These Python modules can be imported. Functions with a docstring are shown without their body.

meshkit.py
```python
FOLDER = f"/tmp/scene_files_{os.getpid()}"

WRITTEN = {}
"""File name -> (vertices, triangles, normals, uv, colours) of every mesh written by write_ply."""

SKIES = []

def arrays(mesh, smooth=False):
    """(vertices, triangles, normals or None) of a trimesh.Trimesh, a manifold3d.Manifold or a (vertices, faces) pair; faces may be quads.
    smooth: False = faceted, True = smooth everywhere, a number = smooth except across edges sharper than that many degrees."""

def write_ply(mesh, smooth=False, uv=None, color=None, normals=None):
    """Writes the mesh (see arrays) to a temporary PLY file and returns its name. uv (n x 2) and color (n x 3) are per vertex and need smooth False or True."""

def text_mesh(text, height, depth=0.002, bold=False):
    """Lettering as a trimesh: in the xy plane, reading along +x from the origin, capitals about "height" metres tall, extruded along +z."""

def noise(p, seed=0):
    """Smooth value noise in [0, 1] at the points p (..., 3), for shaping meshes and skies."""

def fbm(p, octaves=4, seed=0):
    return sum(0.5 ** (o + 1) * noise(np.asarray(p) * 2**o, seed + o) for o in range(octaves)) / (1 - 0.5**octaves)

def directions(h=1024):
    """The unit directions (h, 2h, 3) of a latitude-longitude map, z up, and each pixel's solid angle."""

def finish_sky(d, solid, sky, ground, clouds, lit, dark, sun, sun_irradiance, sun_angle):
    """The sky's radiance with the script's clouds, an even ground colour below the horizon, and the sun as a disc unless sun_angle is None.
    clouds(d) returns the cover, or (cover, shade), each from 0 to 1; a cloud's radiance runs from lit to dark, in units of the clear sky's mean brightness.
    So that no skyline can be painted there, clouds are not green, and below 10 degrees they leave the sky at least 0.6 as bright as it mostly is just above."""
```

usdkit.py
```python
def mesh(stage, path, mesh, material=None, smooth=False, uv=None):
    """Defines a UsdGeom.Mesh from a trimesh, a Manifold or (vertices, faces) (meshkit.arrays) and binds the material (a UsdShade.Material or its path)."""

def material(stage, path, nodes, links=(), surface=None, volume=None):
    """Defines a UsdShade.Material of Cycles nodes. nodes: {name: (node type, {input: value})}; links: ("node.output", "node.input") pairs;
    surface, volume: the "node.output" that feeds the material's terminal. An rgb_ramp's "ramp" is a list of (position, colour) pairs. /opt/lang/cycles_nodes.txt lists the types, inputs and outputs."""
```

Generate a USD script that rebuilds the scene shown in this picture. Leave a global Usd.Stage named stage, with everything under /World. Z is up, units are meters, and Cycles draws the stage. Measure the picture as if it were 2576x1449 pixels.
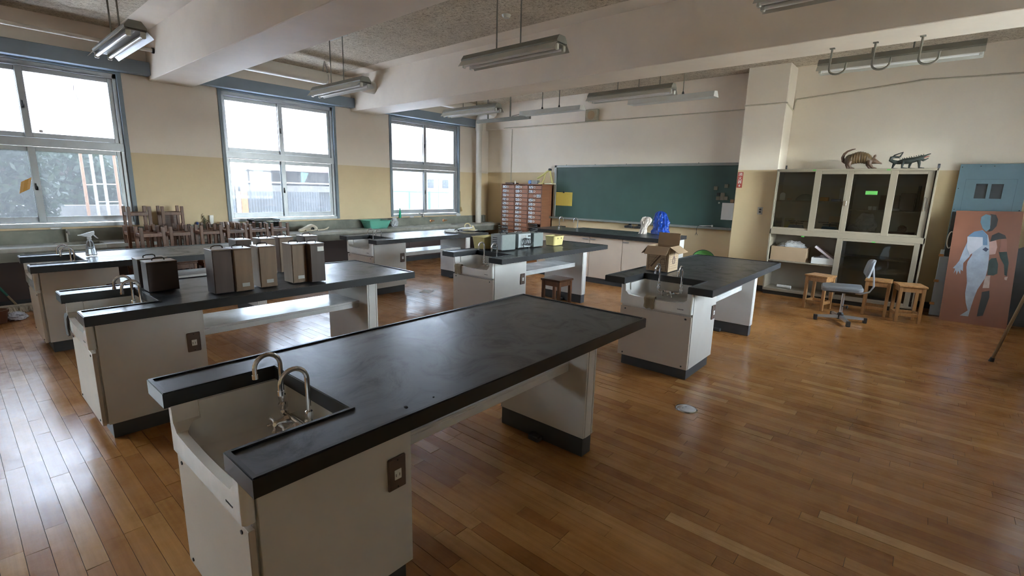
import math, random
import numpy as np
import trimesh, usdkit, meshkit
import manifold3d as m3
from pxr import Gf, Sdf, Usd, UsdGeom, UsdLux, UsdShade, Vt

stage = Usd.Stage.CreateInMemory()
UsdGeom.SetStageUpAxis(stage, "Z")
W0 = UsdGeom.Xform.Define(stage, "/World")
EXPOSURE, SKY, SUN = 5.1, 0.1, 17.0
UsdGeom.Scope.Define(stage, "/World/Looks")
PI = math.pi
V = lambda *a: np.array(a, float)

# ------------------------------------------------------------------ camera
CAMZ, FPX, YAW, PITCH, ROLL = 1.5358, 1219.68, 0.70420, 0.20020, 0.02430
cy, sy, cp, sp, cr, sr = math.cos(YAW), math.sin(YAW), math.cos(PITCH), math.sin(PITCH), math.cos(ROLL), math.sin(ROLL)
FWD = V(-sy * cp, cy * cp, -sp); R0 = V(cy, sy, 0); U0 = np.cross(R0, FWD)
RGT = cr * R0 + sr * U0; UPV = -sr * R0 + cr * U0
cam = UsdGeom.Camera.Define(stage, "/World/camera")
cam.AddTransformOp().Set(Gf.Matrix4d(*RGT, 0, *UPV, 0, *(-FWD), 0, 0, 0, CAMZ, 1))
cam.CreateHorizontalApertureAttr(36.0); cam.CreateVerticalApertureAttr(36.0 * 1449 / 2576)
cam.CreateFocalLengthAttr(36.0 * FPX / 2576)
cam.CreateExposureAttr(EXPOSURE)
def project(P):
    d = np.asarray(P, float) - V(0, 0, CAMZ)
    z = d @ FWD
    return np.stack([1288 + FPX * (d @ RGT) / z, 724.5 - FPX * (d @ UPV) / z, z], -1)

# ------------------------------------------------------------------ sky and sun
SUN_EL, SUN_AZ = math.radians(60), math.radians(212)     # sun stands outside the window wall (-x), a little behind (-y)
sund = V(math.cos(SUN_EL) * math.cos(SUN_AZ), math.cos(SUN_EL) * math.sin(SUN_AZ), math.sin(SUN_EL))
skym = usdkit.material(stage, "/World/Looks/sky", {
    "s": ("sky_texture", {"sky_type": "multiple_scattering", "sun_disc": False, "sun_elevation": SUN_EL, "sun_rotation": PI / 2 - SUN_AZ, "altitude": 50.0, "air_density": 1.0, "aerosol_density": 1.6, "ozone_density": 1.0}),
    "hs": ("hsv", {"saturation": 0.36}), "b": ("background_shader", {"strength": SKY})}, [("s.color", "hs.color"), ("hs.color", "b.color")], surface="b.background")
dome = UsdLux.DomeLight.Define(stage, "/World/sky_dome")
UsdShade.MaterialBindingAPI.Apply(dome.GetPrim()).Bind(skym)
sun = UsdLux.DistantLight.Define(stage, "/World/sun")
zc = sund; xc = np.cross(V(0, 0, 1), zc); xc /= np.linalg.norm(xc); yc = np.cross(zc, xc)
sun.AddTransformOp().Set(Gf.Matrix4d(*xc, 0, *yc, 0, *zc, 0, 0, 0, 0, 1))
sun.CreateAngleAttr(0.53); sun.CreateIntensityAttr(SUN); sun.CreateColorAttr(Gf.Vec3f(1.0, 0.93, 0.82))
# ------------------------------------------------------------------ helpers
def _chamfer():
    P = []
    for sx in (-1, 1):
        for sy_ in (-1, 1):
            for sz in (-1, 1):
                for k in range(3):
                    P.append((sx, sy_, sz, k))
    pts = np.array([[s[i] * (1.0 if i == s[3] else 0.7) for i in range(3)] for s in P])
    h = trimesh.Trimesh(*trimesh.PointCloud(pts).convex_hull.__getstate__()) if False else trimesh.convex.convex_hull(pts)
    from scipy.spatial import cKDTree
    idx = cKDTree(pts).query(h.vertices)[1]
    return np.array(P, float), idx[h.faces]
_CP, _CF = _chamfer()
_BV = np.array([[x, y, z] for x in (0, 1) for y in (0, 1) for z in (0, 1)], float)
_BF = np.array([[0, 1, 3], [0, 3, 2], [4, 6, 7], [4, 7, 5], [0, 4, 5], [0, 5, 1], [2, 3, 7], [2, 7, 6], [0, 2, 6], [0, 6, 4], [1, 5, 7], [1, 7, 3]])
def rotz(a): c, s = math.cos(a), math.sin(a); return np.array([[c, -s, 0, 0], [s, c, 0, 0], [0, 0, 1, 0], [0, 0, 0, 1.0]])
def roty(a): c, s = math.cos(a), math.sin(a); return np.array([[c, 0, s, 0], [0, 1, 0, 0], [-s, 0, c, 0], [0, 0, 0, 1.0]])
def rotx(a): c, s = math.cos(a), math.sin(a); return np.array([[1, 0, 0, 0], [0, c, -s, 0], [0, s, c, 0], [0, 0, 0, 1.0]])
def tr(x, y, z): M = np.eye(4); M[:3, 3] = (x, y, z); return M

class MB:
    def __init__(s): s.V, s.F, s.n = [], [], 0
    def add(s, v, f, M=None):
        v = np.asarray(v, float); f = np.asarray(f, int)
        if M is not None:
            v = v @ M[:3, :3].T + M[:3, 3]
            if np.linalg.det(M[:3, :3]) < 0: f = f[:, ::-1]
        s.V.append(v); s.F.append(f + s.n); s.n += len(v); return s
    def tm(s, m, M=None): return s.add(m.vertices, m.faces, M)
    def man(s, m, M=None):
        q = m.to_mesh(); return s.add(q.vert_properties[:, :3], q.tri_verts, M)
    def box(s, x0, x1, y0, y1, z0, z1, b=0, M=None):
        lo, hi = V(min(x0, x1), min(y0, y1), min(z0, z1)), V(max(x0, x1), max(y0, y1), max(z0, z1))
        if not b: return s.add(lo + _BV * (hi - lo), _BF, M)
        h = (hi - lo) / 2; b = min(b, h.min() * 0.9)
        p = np.array([[q[i] * (h[i] if i == q[3] else h[i] - b) for i in range(3)] for q in _CP])
        return s.add((lo + hi) / 2 + p, _CF, M)
    def ring(s, rings, close=True, caps=True):
        """rings: list of equal-length loops of points, skinned in order"""
        rings = [np.asarray(r, float) for r in rings]; n = len(rings[0]); v = np.vstack(rings); f = []
        for i in range(len(rings) - 1):
            for j in range(n):
                a, b_, c, d = i * n + j, i * n + (j + 1) % n, (i + 1) * n + (j + 1) % n, (i + 1) * n + j
                f += [(a, b_, c), (a, c, d)]
        if caps:
            for base, flip in ((0, True), ((len(rings) - 1) * n, False)):
                c = len(v); v = np.vstack([v, rings[0 if flip else -1].mean(0)])
                for j in range(n):
                    t = (base + j, base + (j + 1) % n, c); f.append(t[::-1] if flip else t)
        return s.add(v, f)
    def tube(s, pts, r, n=8, caps=True):
        P = np.asarray(pts, float); m = len(P); r = np.broadcast_to(np.asarray(r, float), (m,))
        T = np.gradient(P, axis=0); T /= np.linalg.norm(T, axis=1, keepdims=True) + 1e-12
        a = V(0, 0, 1) if abs(T[0][2]) < 0.9 else V(1, 0, 0)
        u = np.cross(T[0], a); u /= np.linalg.norm(u); rings = []
        for i in range(m):
            u = u - T[i] * (u @ T[i]); u /= np.linalg.norm(u); w = np.cross(T[i], u)
            th = np.arange(n) * 2 * PI / n
            rings.append(P[i] + r[i] * (np.outer(np.cos(th), u) + np.outer(np.sin(th), w)))
        return s.ring(rings, caps=caps)
    def cyl(s, p0, p1, r, r2=None, n=12):
        return s.tube([p0, p1], [r, r if r2 is None else r2], n)
    def lathe(s, prof, n=20, M=None):
        th = np.arange(n) * 2 * PI / n; q = MB()
        q.ring([np.stack([r * np.cos(th), r * np.sin(th), np.full(n, z)], 1) for r, z in prof])
        return s.add(q.V[0], q.F[0], M)
    def prism(s, poly, d, M=None):
        """shapely polygon (or point list) in xy, extruded by d along z"""
        from shapely.geometry import Polygon
        p = poly if hasattr(poly, "geom_type") else Polygon(poly)
        if not p.is_valid: p = p.buffer(0)
        for g in getattr(p, "geoms", [p]):
            s.tm(trimesh.creation.extrude_polygon(g, d, engine="earcut"), M)
        return s
    def sheet(s, P, t):
        """grid of points (n, m, 3) thickened by t along its normals"""
        P = np.asarray(P, float); a, b_ = P.shape[:2]
        du = np.gradient(P, axis=0); dv = np.gradient(P, axis=1); N = np.cross(du, dv); N /= np.linalg.norm(N, axis=2, keepdims=True) + 1e-12
        top, bot = (P + N * t / 2).reshape(-1, 3), (P - N * t / 2).reshape(-1, 3); k = a * b_; f = []
        for i in range(a - 1):
            for j in range(b_ - 1):
                q = (i * b_ + j, (i + 1) * b_ + j, (i + 1) * b_ + j + 1, i * b_ + j + 1)
                f += [(q[0], q[1], q[2]), (q[0], q[2], q[3]), (k + q[0], k + q[2], k + q[1]), (k + q[0], k + q[3], k + q[2])]
        edge = [(i, 0) for i in range(a)] + [(a - 1, j) for j in range(1, b_)] + [(i, b_ - 1) for i in range(a - 2, -1, -1)] + [(0, j) for j in range(b_ - 2, 0, -1)]
        e = [i * b_ + j for i, j in edge]
        for i in range(len(e)):
            p, q = e[i], e[(i + 1) % len(e)]; f += [(p, k + p, k + q), (p, k + q, q)]
        return s.add(np.vstack([top, bot]), f)
    def arr(s): return np.vstack(s.V), np.vstack(s.F)
    def out(s, M): v, f = s.arr(); q = MB(); q.add(v, f, M); return q

_cnt = {}
def uniq(parent, name):
    k = (parent, name); i = _cnt.get(k, 0); _cnt[k] = i + 1
    return f"{parent}/{name}" + (f"_{i:03d}" if i else "")
class T:
    pass
def _cd(p, label=None, cat=None, group=None, kind=None):
    for k, v in (("label", label), ("category", cat), ("group", group), ("kind", kind)):
        if v: p.SetCustomDataByKey(k, v)
def thing(name, label=None, cat=None, loc=(0, 0, 0), rz=0.0, group=None, kind=None, M=None):
    t = T(); t.path = uniq("/World", name); t.loc = V(*loc); t.name = name; t.meta = (label, cat, group, kind)
    x = UsdGeom.Xform.Define(stage, t.path)
    m = tr(*loc) @ rotz(rz) if M is None else M
    x.AddTransformOp().Set(Gf.Matrix4d(*m.T.ravel())); t.M = m
    t.prim = x.GetPrim(); _cd(t.prim, label, cat, group, kind); return t
def part(t, name, mb, mat, label=None, smooth=30, w=False, kind=None):
    """t: a thing, or a part returned by this function. w: the mesh is in world coordinates"""
    p = T(); p.path = uniq(t.path, name); p.M = t.M
    v, f = mb.arr()
    if w: I = np.linalg.inv(t.M); v = v @ I[:3, :3].T + I[:3, 3]
    p.prim = usdkit.mesh(stage, p.path, (v, f), mat, smooth=smooth).GetPrim(); _cd(p.prim, label, kind=kind); return p
def single(name, mb, mat, label=None, cat=None, group=None, kind=None, smooth=30):
    """a thing that is one mesh, given in world coordinates; its origin goes to its base"""
    v, f = mb.arr(); c = V((v[:, 0].min() + v[:, 0].max()) / 2, (v[:, 1].min() + v[:, 1].max()) / 2, v[:, 2].min())
    path = uniq("/World", name); m = usdkit.mesh(stage, path, (v - c, f), mat, smooth=smooth); m.AddTranslateOp().Set(Gf.Vec3d(*c))
    _cd(m.GetPrim(), label, cat, group, kind); t = T(); t.path = path; t.M = tr(*c); t.prim = m.GetPrim(); return t
def dup(src, label=None, loc=(0, 0, 0), rz=0.0, M=None, group=None):
    t = thing(src.name, label or src.meta[0], src.meta[1], loc, rz, group or src.meta[2], src.meta[3], M)
    t.prim.GetReferences().AddInternalReference(src.prim.GetPath()); t.prim.SetInstanceable(True); return t

# ------------------------------------------------------------------ materials
_mats = {}
def mat(name, col, rough=0.5, metal=0.0, var=0.12, scale=6.0, bump=0.0, bscale=60.0, spec=0.5, coat=0.0, stretch=None, rvar=0.0, rand=0.0, col2=None, **extra):
    if name in _mats: return _mats[name]
    c = V(*col); lo, hi = c * (1 - var), np.minimum(c * (1 + var), 0.95)
    if col2 is not None: lo, hi = c, V(*col2)
    n = {"tc": ("texture_coordinate", {}), "mp": ("mapping", {"scale": stretch or (1, 1, 1)}), "n": ("noise_texture", {"scale": scale, "detail": 4.0, "roughness": 0.6}),
         "rp": ("rgb_ramp", {"ramp": [(0.3, tuple(lo)), (0.7, tuple(hi))]}),
         "p": ("principled_bsdf", {"roughness": rough, "metallic": metal, "specular_ior_level": spec, "coat_weight": coat, "coat_roughness": 0.08, **extra})}
    l = [("tc.object", "mp.vector"), ("mp.vector", "n.vector"), ("n.fac", "rp.fac")]
    src = "rp.color"
    if rand:
        n["oi"] = ("object_info", {}); n["mr"] = ("map_range", {"from_min": 0.0, "from_max": 1.0, "to_min": 1 - rand, "to_max": 1 + rand})
        n["hv"] = ("hsv", {}); l += [("oi.random", "mr.value"), ("mr.result", "hv.value"), (src, "hv.color")]; src = "hv.color"
    l.append((src, "p.base_color"))
    if rvar:
        n["rr"] = ("map_range", {"from_min": 0.3, "from_max": 0.7, "to_min": rough - rvar, "to_max": rough + rvar, "clamp": True}); l += [("n.fac", "rr.value"), ("rr.result", "p.roughness")]
    if bump:
        n["bn"] = ("noise_texture", {"scale": bscale, "detail": 3.0}); n["bp"] = ("bump", {"strength": bump, "distance": 0.004})
        l += [("tc.object", "bn.vector"), ("bn.fac", "bp.height"), ("bp.normal", "p.normal")]
    _mats[name] = usdkit.material(stage, "/World/Looks/" + name, n, l, surface="p.BSDF"); return _mats[name]
def rawmat(name, nodes, links, surface):
    _mats[name] = usdkit.material(stage, "/World/Looks/" + name, nodes, links, surface=surface); return _mats[name]

def wallmat(name, split, up, low):
    return rawmat(name, {"g": ("geometry", {}), "x": ("separate_xyz", {}), "n": ("noise_texture", {"scale": 1.3, "detail": 5.0, "roughness": 0.65}), "n3": ("noise_texture", {"scale": 240.0, "detail": 2.0}),
        "a": ("rgb_ramp", {"ramp": [(0.3, tuple(V(*up) * 0.93)), (0.7, up)]}), "b": ("rgb_ramp", {"ramp": [(0.3, tuple(V(*low) * 0.9)), (0.7, low)]}),
        "st": ("math", {"math_type": "greater_than", "value2": split}), "m": ("mix_color", {"blend_type": "mix"}),
        "bp": ("bump", {"strength": 0.12, "distance": 0.002}), "p": ("principled_bsdf", {"roughness": 0.62, "specular_ior_level": 0.35})},
        [("g.position", "x.vector"), ("g.position", "n.vector"), ("g.position", "n3.vector"), ("n.fac", "a.fac"), ("n.fac", "b.fac"), ("x.z", "st.value1"), ("st.value", "m.fac"),
         ("b.color", "m.a"), ("a.color", "m.b"), ("m.result", "p.base_color"), ("n3.fac", "bp.height"), ("bp.normal", "p.normal")], "p.BSDF")
WHITE, CREAM = (0.82, 0.725, 0.60), (0.68, 0.525, 0.31)
M_wl = wallmat("wall_paint_left", 1.915, (0.76, 0.67, 0.575), (0.67, 0.53, 0.335))
M_wf = wallmat("wall_paint_front", 1.937, WHITE, CREAM)
M_beam = mat("beam_paint", (0.80, 0.70, 0.585), 0.65, var=0.05, scale=2.0, bump=0.1, bscale=200)
M_band = mat("blue_grey_band_paint", (0.20, 0.245, 0.29), 0.55, var=0.06, scale=3)
M_trim = mat("window_trim_paint", (0.19, 0.235, 0.27), 0.5, var=0.08, scale=5)
M_alu = mat("window_aluminium", (0.42, 0.44, 0.46), 0.38, 0.7, var=0.06, scale=8)
M_dark = mat("dark_rubber", (0.03, 0.03, 0.032), 0.55, var=0.2)
M_black = mat("black_plastic", (0.02, 0.02, 0.02), 0.4, var=0.2)
M_chrome = mat("chrome", (0.75, 0.75, 0.76), 0.14, 1.0, var=0.03)
M_white = mat("white_plastic", (0.78, 0.77, 0.73), 0.4, var=0.03)
M_ceil = rawmat("wood_wool_board", {"g": ("geometry", {}), "mp": ("mapping", {"scale": (1, 1, 1)}), "n": ("noise_texture", {"scale": 26.0, "detail": 5.0, "roughness": 0.75, "distortion": 1.4}),
    "w": ("noise_texture", {"scale": 3.0, "detail": 3.0}), "r": ("rgb_ramp", {"ramp": [(0.36, (0.28, 0.23, 0.17)), (0.47, (0.62, 0.53, 0.41)), (0.62, (0.76, 0.67, 0.54))]}),
    "r2": ("rgb_ramp", {"ramp": [(0.3, (0.82, 0.82, 0.82)), (0.7, (1, 1, 1))]}), "m": ("mix_color", {"blend_type": "multiply", "fac": 1.0}),
    "bp": ("bump", {"strength": 0.9, "distance": 0.012}), "p": ("principled_bsdf", {"roughness": 0.95, "specular_ior_level": 0.1})},
    [("g.position", "mp.vector"), ("mp.vector", "n.vector"), ("g.position", "w.vector"), ("n.fac", "r.fac"), ("w.fac", "r2.fac"), ("r.color", "m.a"), ("r2.color", "m.b"), ("m.result", "p.base_color"), ("n.fac", "bp.height"), ("bp.normal", "p.normal")], "p.BSDF")
M_pane = rawmat("clear_dusty_glass", {"t": ("transparent_bsdf", {"color": (0.42, 0.44, 0.455)}), "g": ("glossy_bsdf", {"roughness": 0.03, "color": (1, 1, 1)}), "f": ("fresnel", {"IOR": 1.45}), "m": ("mix_closure", {}),
    "d": ("translucent_bsdf", {"color": (0.85, 0.88, 0.92)}), "m2": ("mix_closure", {"fac": 0.012})},
    [("f.fac", "m.fac"), ("t.BSDF", "m.closure1"), ("g.BSDF", "m.closure2"), ("m.closure", "m2.closure1"), ("d.BSDF", "m2.closure2")], "m2.closure")
M_frost = rawmat("frosted_glass", {"t": ("transparent_bsdf", {"color": (0.78, 0.82, 0.87)}), "g": ("glossy_bsdf", {"roughness": 0.25, "color": (1, 1, 1)}), "f": ("fresnel", {"IOR": 1.4}), "m": ("mix_closure", {}),
    "d": ("translucent_bsdf", {"color": (0.78, 0.82, 0.87)}), "m2": ("mix_closure", {"fac": 0.75})},
    [("f.fac", "m.fac"), ("t.BSDF", "m2.closure1"), ("d.BSDF", "m2.closure2"), ("m2.closure", "m.closure1"), ("g.BSDF", "m.closure2")], "m.closure")
M_glass = rawmat("cabinet_glass", {"t": ("transparent_bsdf", {"color": (0.80, 0.83, 0.82)}), "g": ("glossy_bsdf", {"roughness": 0.02, "color": (1, 1, 1)}), "f": ("fresnel", {"IOR": 1.5}), "m": ("mix_closure", {})},
    [("f.fac", "m.fac"), ("t.BSDF", "m.closure1"), ("g.BSDF", "m.closure2")], "m.closure")

# ------------------------------------------------------------------ room shell
XW, YF, XR, YB, ZC = -8.6, 9.087, 1.25, -4.1, 3.515
WY = (-0.118, 3.016, 6.150); WALLY = (-3.252,) + WY; WW, WZ0, WZ1 = 1.957, 0.915, 2.955
t = MB(); ys = YB - 0.2
for y in WALLY:
    t.box(XW - 0.2, XW, ys, y, -0.3, 3.75); ys = y + WW
    t.box(XW - 0.2, XW, y, ys, -0.3, WZ0); t.box(XW - 0.2, XW, y, ys, WZ1, 3.75)
t.box(XW - 0.2, XW, ys, YF + 0.2, -0.3, 3.75)
single("wall_left", t, M_wl, kind="structure")
single("wall_back", MB().box(XW, XR + 0.2, YB - 0.2, YB, -0.3, 3.75), M_wf, kind="structure")
# the wall opposite the windows, outside the picture, has daylight openings onto the corridor side
t = MB(); ys = YB; RW = ((4.6, 6.3), (6.5, 8.2)); RZ0, RZ1 = 0.95, 2.5
for a, b in RW: t.box(XR, XR + 0.2, ys, a, -0.3, 3.75).box(XR, XR + 0.2, a, b, -0.3, RZ0).box(XR, XR + 0.2, a, b, RZ1, 3.75); ys = b
single("wall_right", t.box(XR, XR + 0.2, ys, YF + 0.2, -0.3, 3.75), M_wf, kind="structure")
for i, (a, b) in enumerate(RW):
    wt = thing("window_%d" % (i + 4), kind="structure", loc=(XR + 0.1, (a + b) / 2, RZ0)); q = MB()
    for c in (a, (a + b) / 2 - .025, b - .05): q.box(XR + .05, XR + .12, c, c + .05, RZ0, RZ1)
    for c in (RZ0, 1.95, RZ1 - .05): q.box(XR + .05, XR + .12, a, b, c, c + .05)
    part(wt, "window_frame", q, M_alu, w=True)
    for c, d in ((a + .05, (a + b) / 2 - .025), ((a + b) / 2 + .025, b - .05)):
        for e, f in ((RZ0 + .05, 1.95), (2.0, RZ1 - .05)): part(wt, "pane", MB().box(XR + .08, XR + .085, c, d, e, f), M_glass, w=True)
wf = thing("wall_front", kind="structure", loc=(0, YF, 0))
PX0, PX1, PY = -2.522, -1.924, 8.62
part(wf, "wall_panel", MB().box(XW, XR, YF, YF + 0.2, -0.3, 3.75), M_wf, w=True)
part(wf, "pillar", MB().box(PX0, PX1, PY, YF, 0, ZC, 0.008), M_wf, w=True)
part(wf, "header_beam", MB().box(XW, PX0, YF - 0.10, YF, 2.945, ZC, 0.006), M_beam, w=True)
cl = thing("ceiling", kind="structure", loc=(0, 0, ZC))
part(cl, "ceiling_slab", MB().box(XW, XR, YB, YF, ZC, ZC + 0.2), M_beam, w=True)
BY = ((-4.09, -3.60), (-0.985, -0.455), (2.152, 2.683), (5.305, 5.830))
for a, b in BY: part(cl, "beam", MB().box(XW, XR, a, b, 2.905, ZC + 0.02, 0.006), M_beam, w=True)
for a, b in ((-3.3, -1.3), (-0.13, 1.83), (3.0, 4.99), (6.14, 8.95)):
    part(cl, "acoustic_board", MB().box(XW + 0.005, XR - 0.005, a, b, ZC - 0.012, ZC + 0.01), M_ceil, w=True)
for i, (a, b) in enumerate(((-0.455, 2.152), (2.683, 5.305), (5.830, 8.60), (-3.6, -.985))):
    single("trim_%d" % ((i + 1) if i < 3 else 5), MB().box(XW, XW + 0.15, a + 0.002, b - 0.002, 2.957, 3.127, 0.004), M_band, kind="structure")
single("baseboard_front", MB().box(XW, PX0, YF - 0.015, YF, 0, 0.09).box(PX0 - 0.015, PX1 + 0.015, PY - 0.015, PY, 0, 0.09).box(PX1, PX1 + 0.015, PY, YF, 0, 0.09).box(PX1 + 0.015, XR, YF - 0.015, YF, 0, 0.09), M_dark, kind="structure")
single("baseboard_right", MB().box(XR - 0.015, XR, YB, YF - 0.015, 0, 0.09), M_dark, kind="structure")
single("roof_slab", MB().box(XW - 1.0, XR + 0.2, YB - 0.2, YF + 0.2, 3.75, 3.95), M_beam, kind="structure")

# windows
for i, y0 in enumerate(WY + (-3.252,)):
    wt = thing("window_%d" % ((i + 1) if i < 3 else 7), kind="structure", loc=(XW - 0.08, y0 + WW / 2, WZ0))
    y1 = y0 + WW; t = MB()
    t.box(XW - 0.2, XW + 0.018, y0, y0 + 0.05, WZ0, WZ1, 0.003).box(XW - 0.2, XW + 0.018, y1 - 0.05, y1, WZ0, WZ1, 0.003).box(XW - 0.2, XW + 0.018, y0 + 0.05, y1 - 0.05, WZ1 - 0.025, WZ1, 0.003)
    part(wt, "window_trim", t, M_trim, w=True)
    t = MB(); a, b = y0 + 0.05, y1 - 0.05
    t.box(XW - 0.14, XW - 0.02, a, a + 0.035, WZ0, WZ1 - 0.03, 0.003).box(XW - 0.14, XW - 0.02, b - 0.045, b, WZ0, WZ1 - 0.03, 0.003)
    t.box(XW - 0.14, XW - 0.02, a, b, WZ1 - 0.09, WZ1 - 0.025, 0.003).box(XW - 0.14, XW - 0.015, a, b, 1.925, 2.03, 0.004)
    t.box(XW - 0.14, XW + 0.01, a, b, WZ0, 0.965, 0.003)
    t.box(XW - 0.02, XW - 0.012, a, b, 0.975, 0.985).box(XW - 0.03, XW - 0.02, a, b, WZ1 - 0.075, WZ1 - 0.068)
    part(wt, "window_frame", t, M_alu, w=True)
    yl0, yl1, yr0, yr1 = y0 + 0.125, y0 + 0.928, y0 + 1.003, y0 + 1.814
    for (g0, g1, x, k) in ((yl0, yl1, XW - 0.095, 0), (yr0, yr1, XW - 0.06, 1)):
        for (z0, z1, frost) in ((2.09, 2.81, True), (1.05, 1.866, False)):
            s = MB(); e0, e1 = (0.045, 0.07) if k == 0 else (0.07, 0.05); zb, zt = z0 - 0.07, z1 + 0.055
            s.box(x - 0.015, x + 0.015, g0 - e0, g0, zb, zt, 0.003).box(x - 0.015, x + 0.015, g1, g1 + e1, zb, zt, 0.003)
            s.box(x - 0.015, x + 0.015, g0, g1, zb, z0, 0.003).box(x - 0.015, x + 0.015, g0, g1, z1, zt, 0.003)
            sash = part(wt, "sash", s, M_alu, w=True)
            part(sash, "pane", MB().box(x - 0.0025, x + 0.0025, g0 - 0.004, g1 + 0.004, z0 - 0.004, z1 + 0.004), M_glass if i == 3 else M_frost if frost else M_pane, w=True)
            if k == 0:
                zc_ = (z0 + z1) / 2 - 0.05; q = MB().box(x + 0.012, x + 0.05, g1 + 0.01, g1 + 0.05, zc_ - 0.03, zc_ + 0.03, 0.006).box(x + 0.03, x + 0.062, g1 + 0.018, g1 + 0.034, zc_ - 0.01, zc_ + 0.065, 0.004)
                part(sash, "latch", q, M_black, w=True)

# ------------------------------------------------------------------ floor: strips of wood laid along the front wall, each a piece of its own
def plankmat():
    L = [("g.random_per_island", "ad.value1"), ("oi.random", "ad.value2"), ("ad.value", "fr.value1"), ("fr.value", "rp.fac"), ("g.position", "mp.vector"), ("fr.value", "cx.y"), ("mp.vector", "va.vector1"), ("cx.vector", "va.vector2"), ("va.vector", "n.vector"),
         ("n.fac", "gr.fac"), ("rp.color", "m.a"), ("gr.color", "m.b"), ("g.position", "n2.vector"), ("n2.fac", "st.fac"), ("m.result", "m2.a"), ("st.color", "m2.b"), ("m2.result", "p.base_color"), ("n2.fac", "rr.value"), ("rr.result", "p.roughness"), ("n.fac", "bp.height"), ("bp.normal", "p.normal")]
    return rawmat("floor_strip_wood", {"g": ("geometry", {}), "oi": ("object_info", {}), "ad": ("math", {"math_type": "add"}), "fr": ("math", {"math_type": "fraction"}), "cx": ("combine_xyz", {}),
        "rp": ("rgb_ramp", {"ramp": [(0.0, (0.31, 0.125, 0.033)), (0.35, (0.385, 0.17, 0.047)), (0.75, (0.43, 0.20, 0.06)), (0.92, (0.47, 0.235, 0.077)), (1.0, (0.55, 0.32, 0.13))]}),
        "mp": ("mapping", {"scale": (2.0, 40.0, 10.0)}), "va": ("vector_math", {"vector2": (0, 0, 0)}), "n": ("noise_texture", {"scale": 1.0, "detail": 5.0, "roughness": 0.6}),
        "gr": ("rgb_ramp", {"ramp": [(0.3, (0.80, 0.77, 0.74)), (0.65, (1, 1, 1))]}), "m": ("mix_color", {"blend_type": "multiply", "fac": 1.0}),
        "n2": ("noise_texture", {"scale": 2.2, "detail": 6.0, "roughness": 0.7}), "st": ("rgb_ramp", {"ramp": [(0.28, (0.78, 0.76, 0.75)), (0.5, (1, 1, 1))]}), "m2": ("mix_color", {"blend_type": "multiply", "fac": 1.0}),
        "rr": ("map_range", {"from_min": 0.3, "from_max": 0.7, "to_min": 0.16, "to_max": 0.30, "clamp": True}), "bp": ("bump", {"strength": 0.04, "distance": 0.002}),
        "p": ("principled_bsdf", {"specular_ior_level": 0.5, "coat_weight": 0.12, "coat_roughness": 0.15})}, L, "p.BSDF")
M_plank = plankmat()
fl = thing("floor", kind="structure")
part(fl, "subfloor", MB().box(XW, XR, YB, YF, -0.05, -0.004), mat("floor_joint", (0.035, 0.018, 0.010), 0.8), w=True)
rng = random.Random(4); planks = []; PW = 0.0752; y = YB
while y < YF - 0.01:
    x = XW - rng.uniform(0, 0.9); y2 = min(y + PW, YF)
    while x < XR:
        x2 = x + rng.choice((0.30, 0.45, 0.6, 0.6, 0.75, 0.9, 0.9)) * rng.uniform(0.85, 1.1)
        a, b = max(x, XW), min(x2, XR)
        if b - a > 0.02: planks.append((a, b, y, y2))
        x = x2
    y = y2
_area = []
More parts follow.
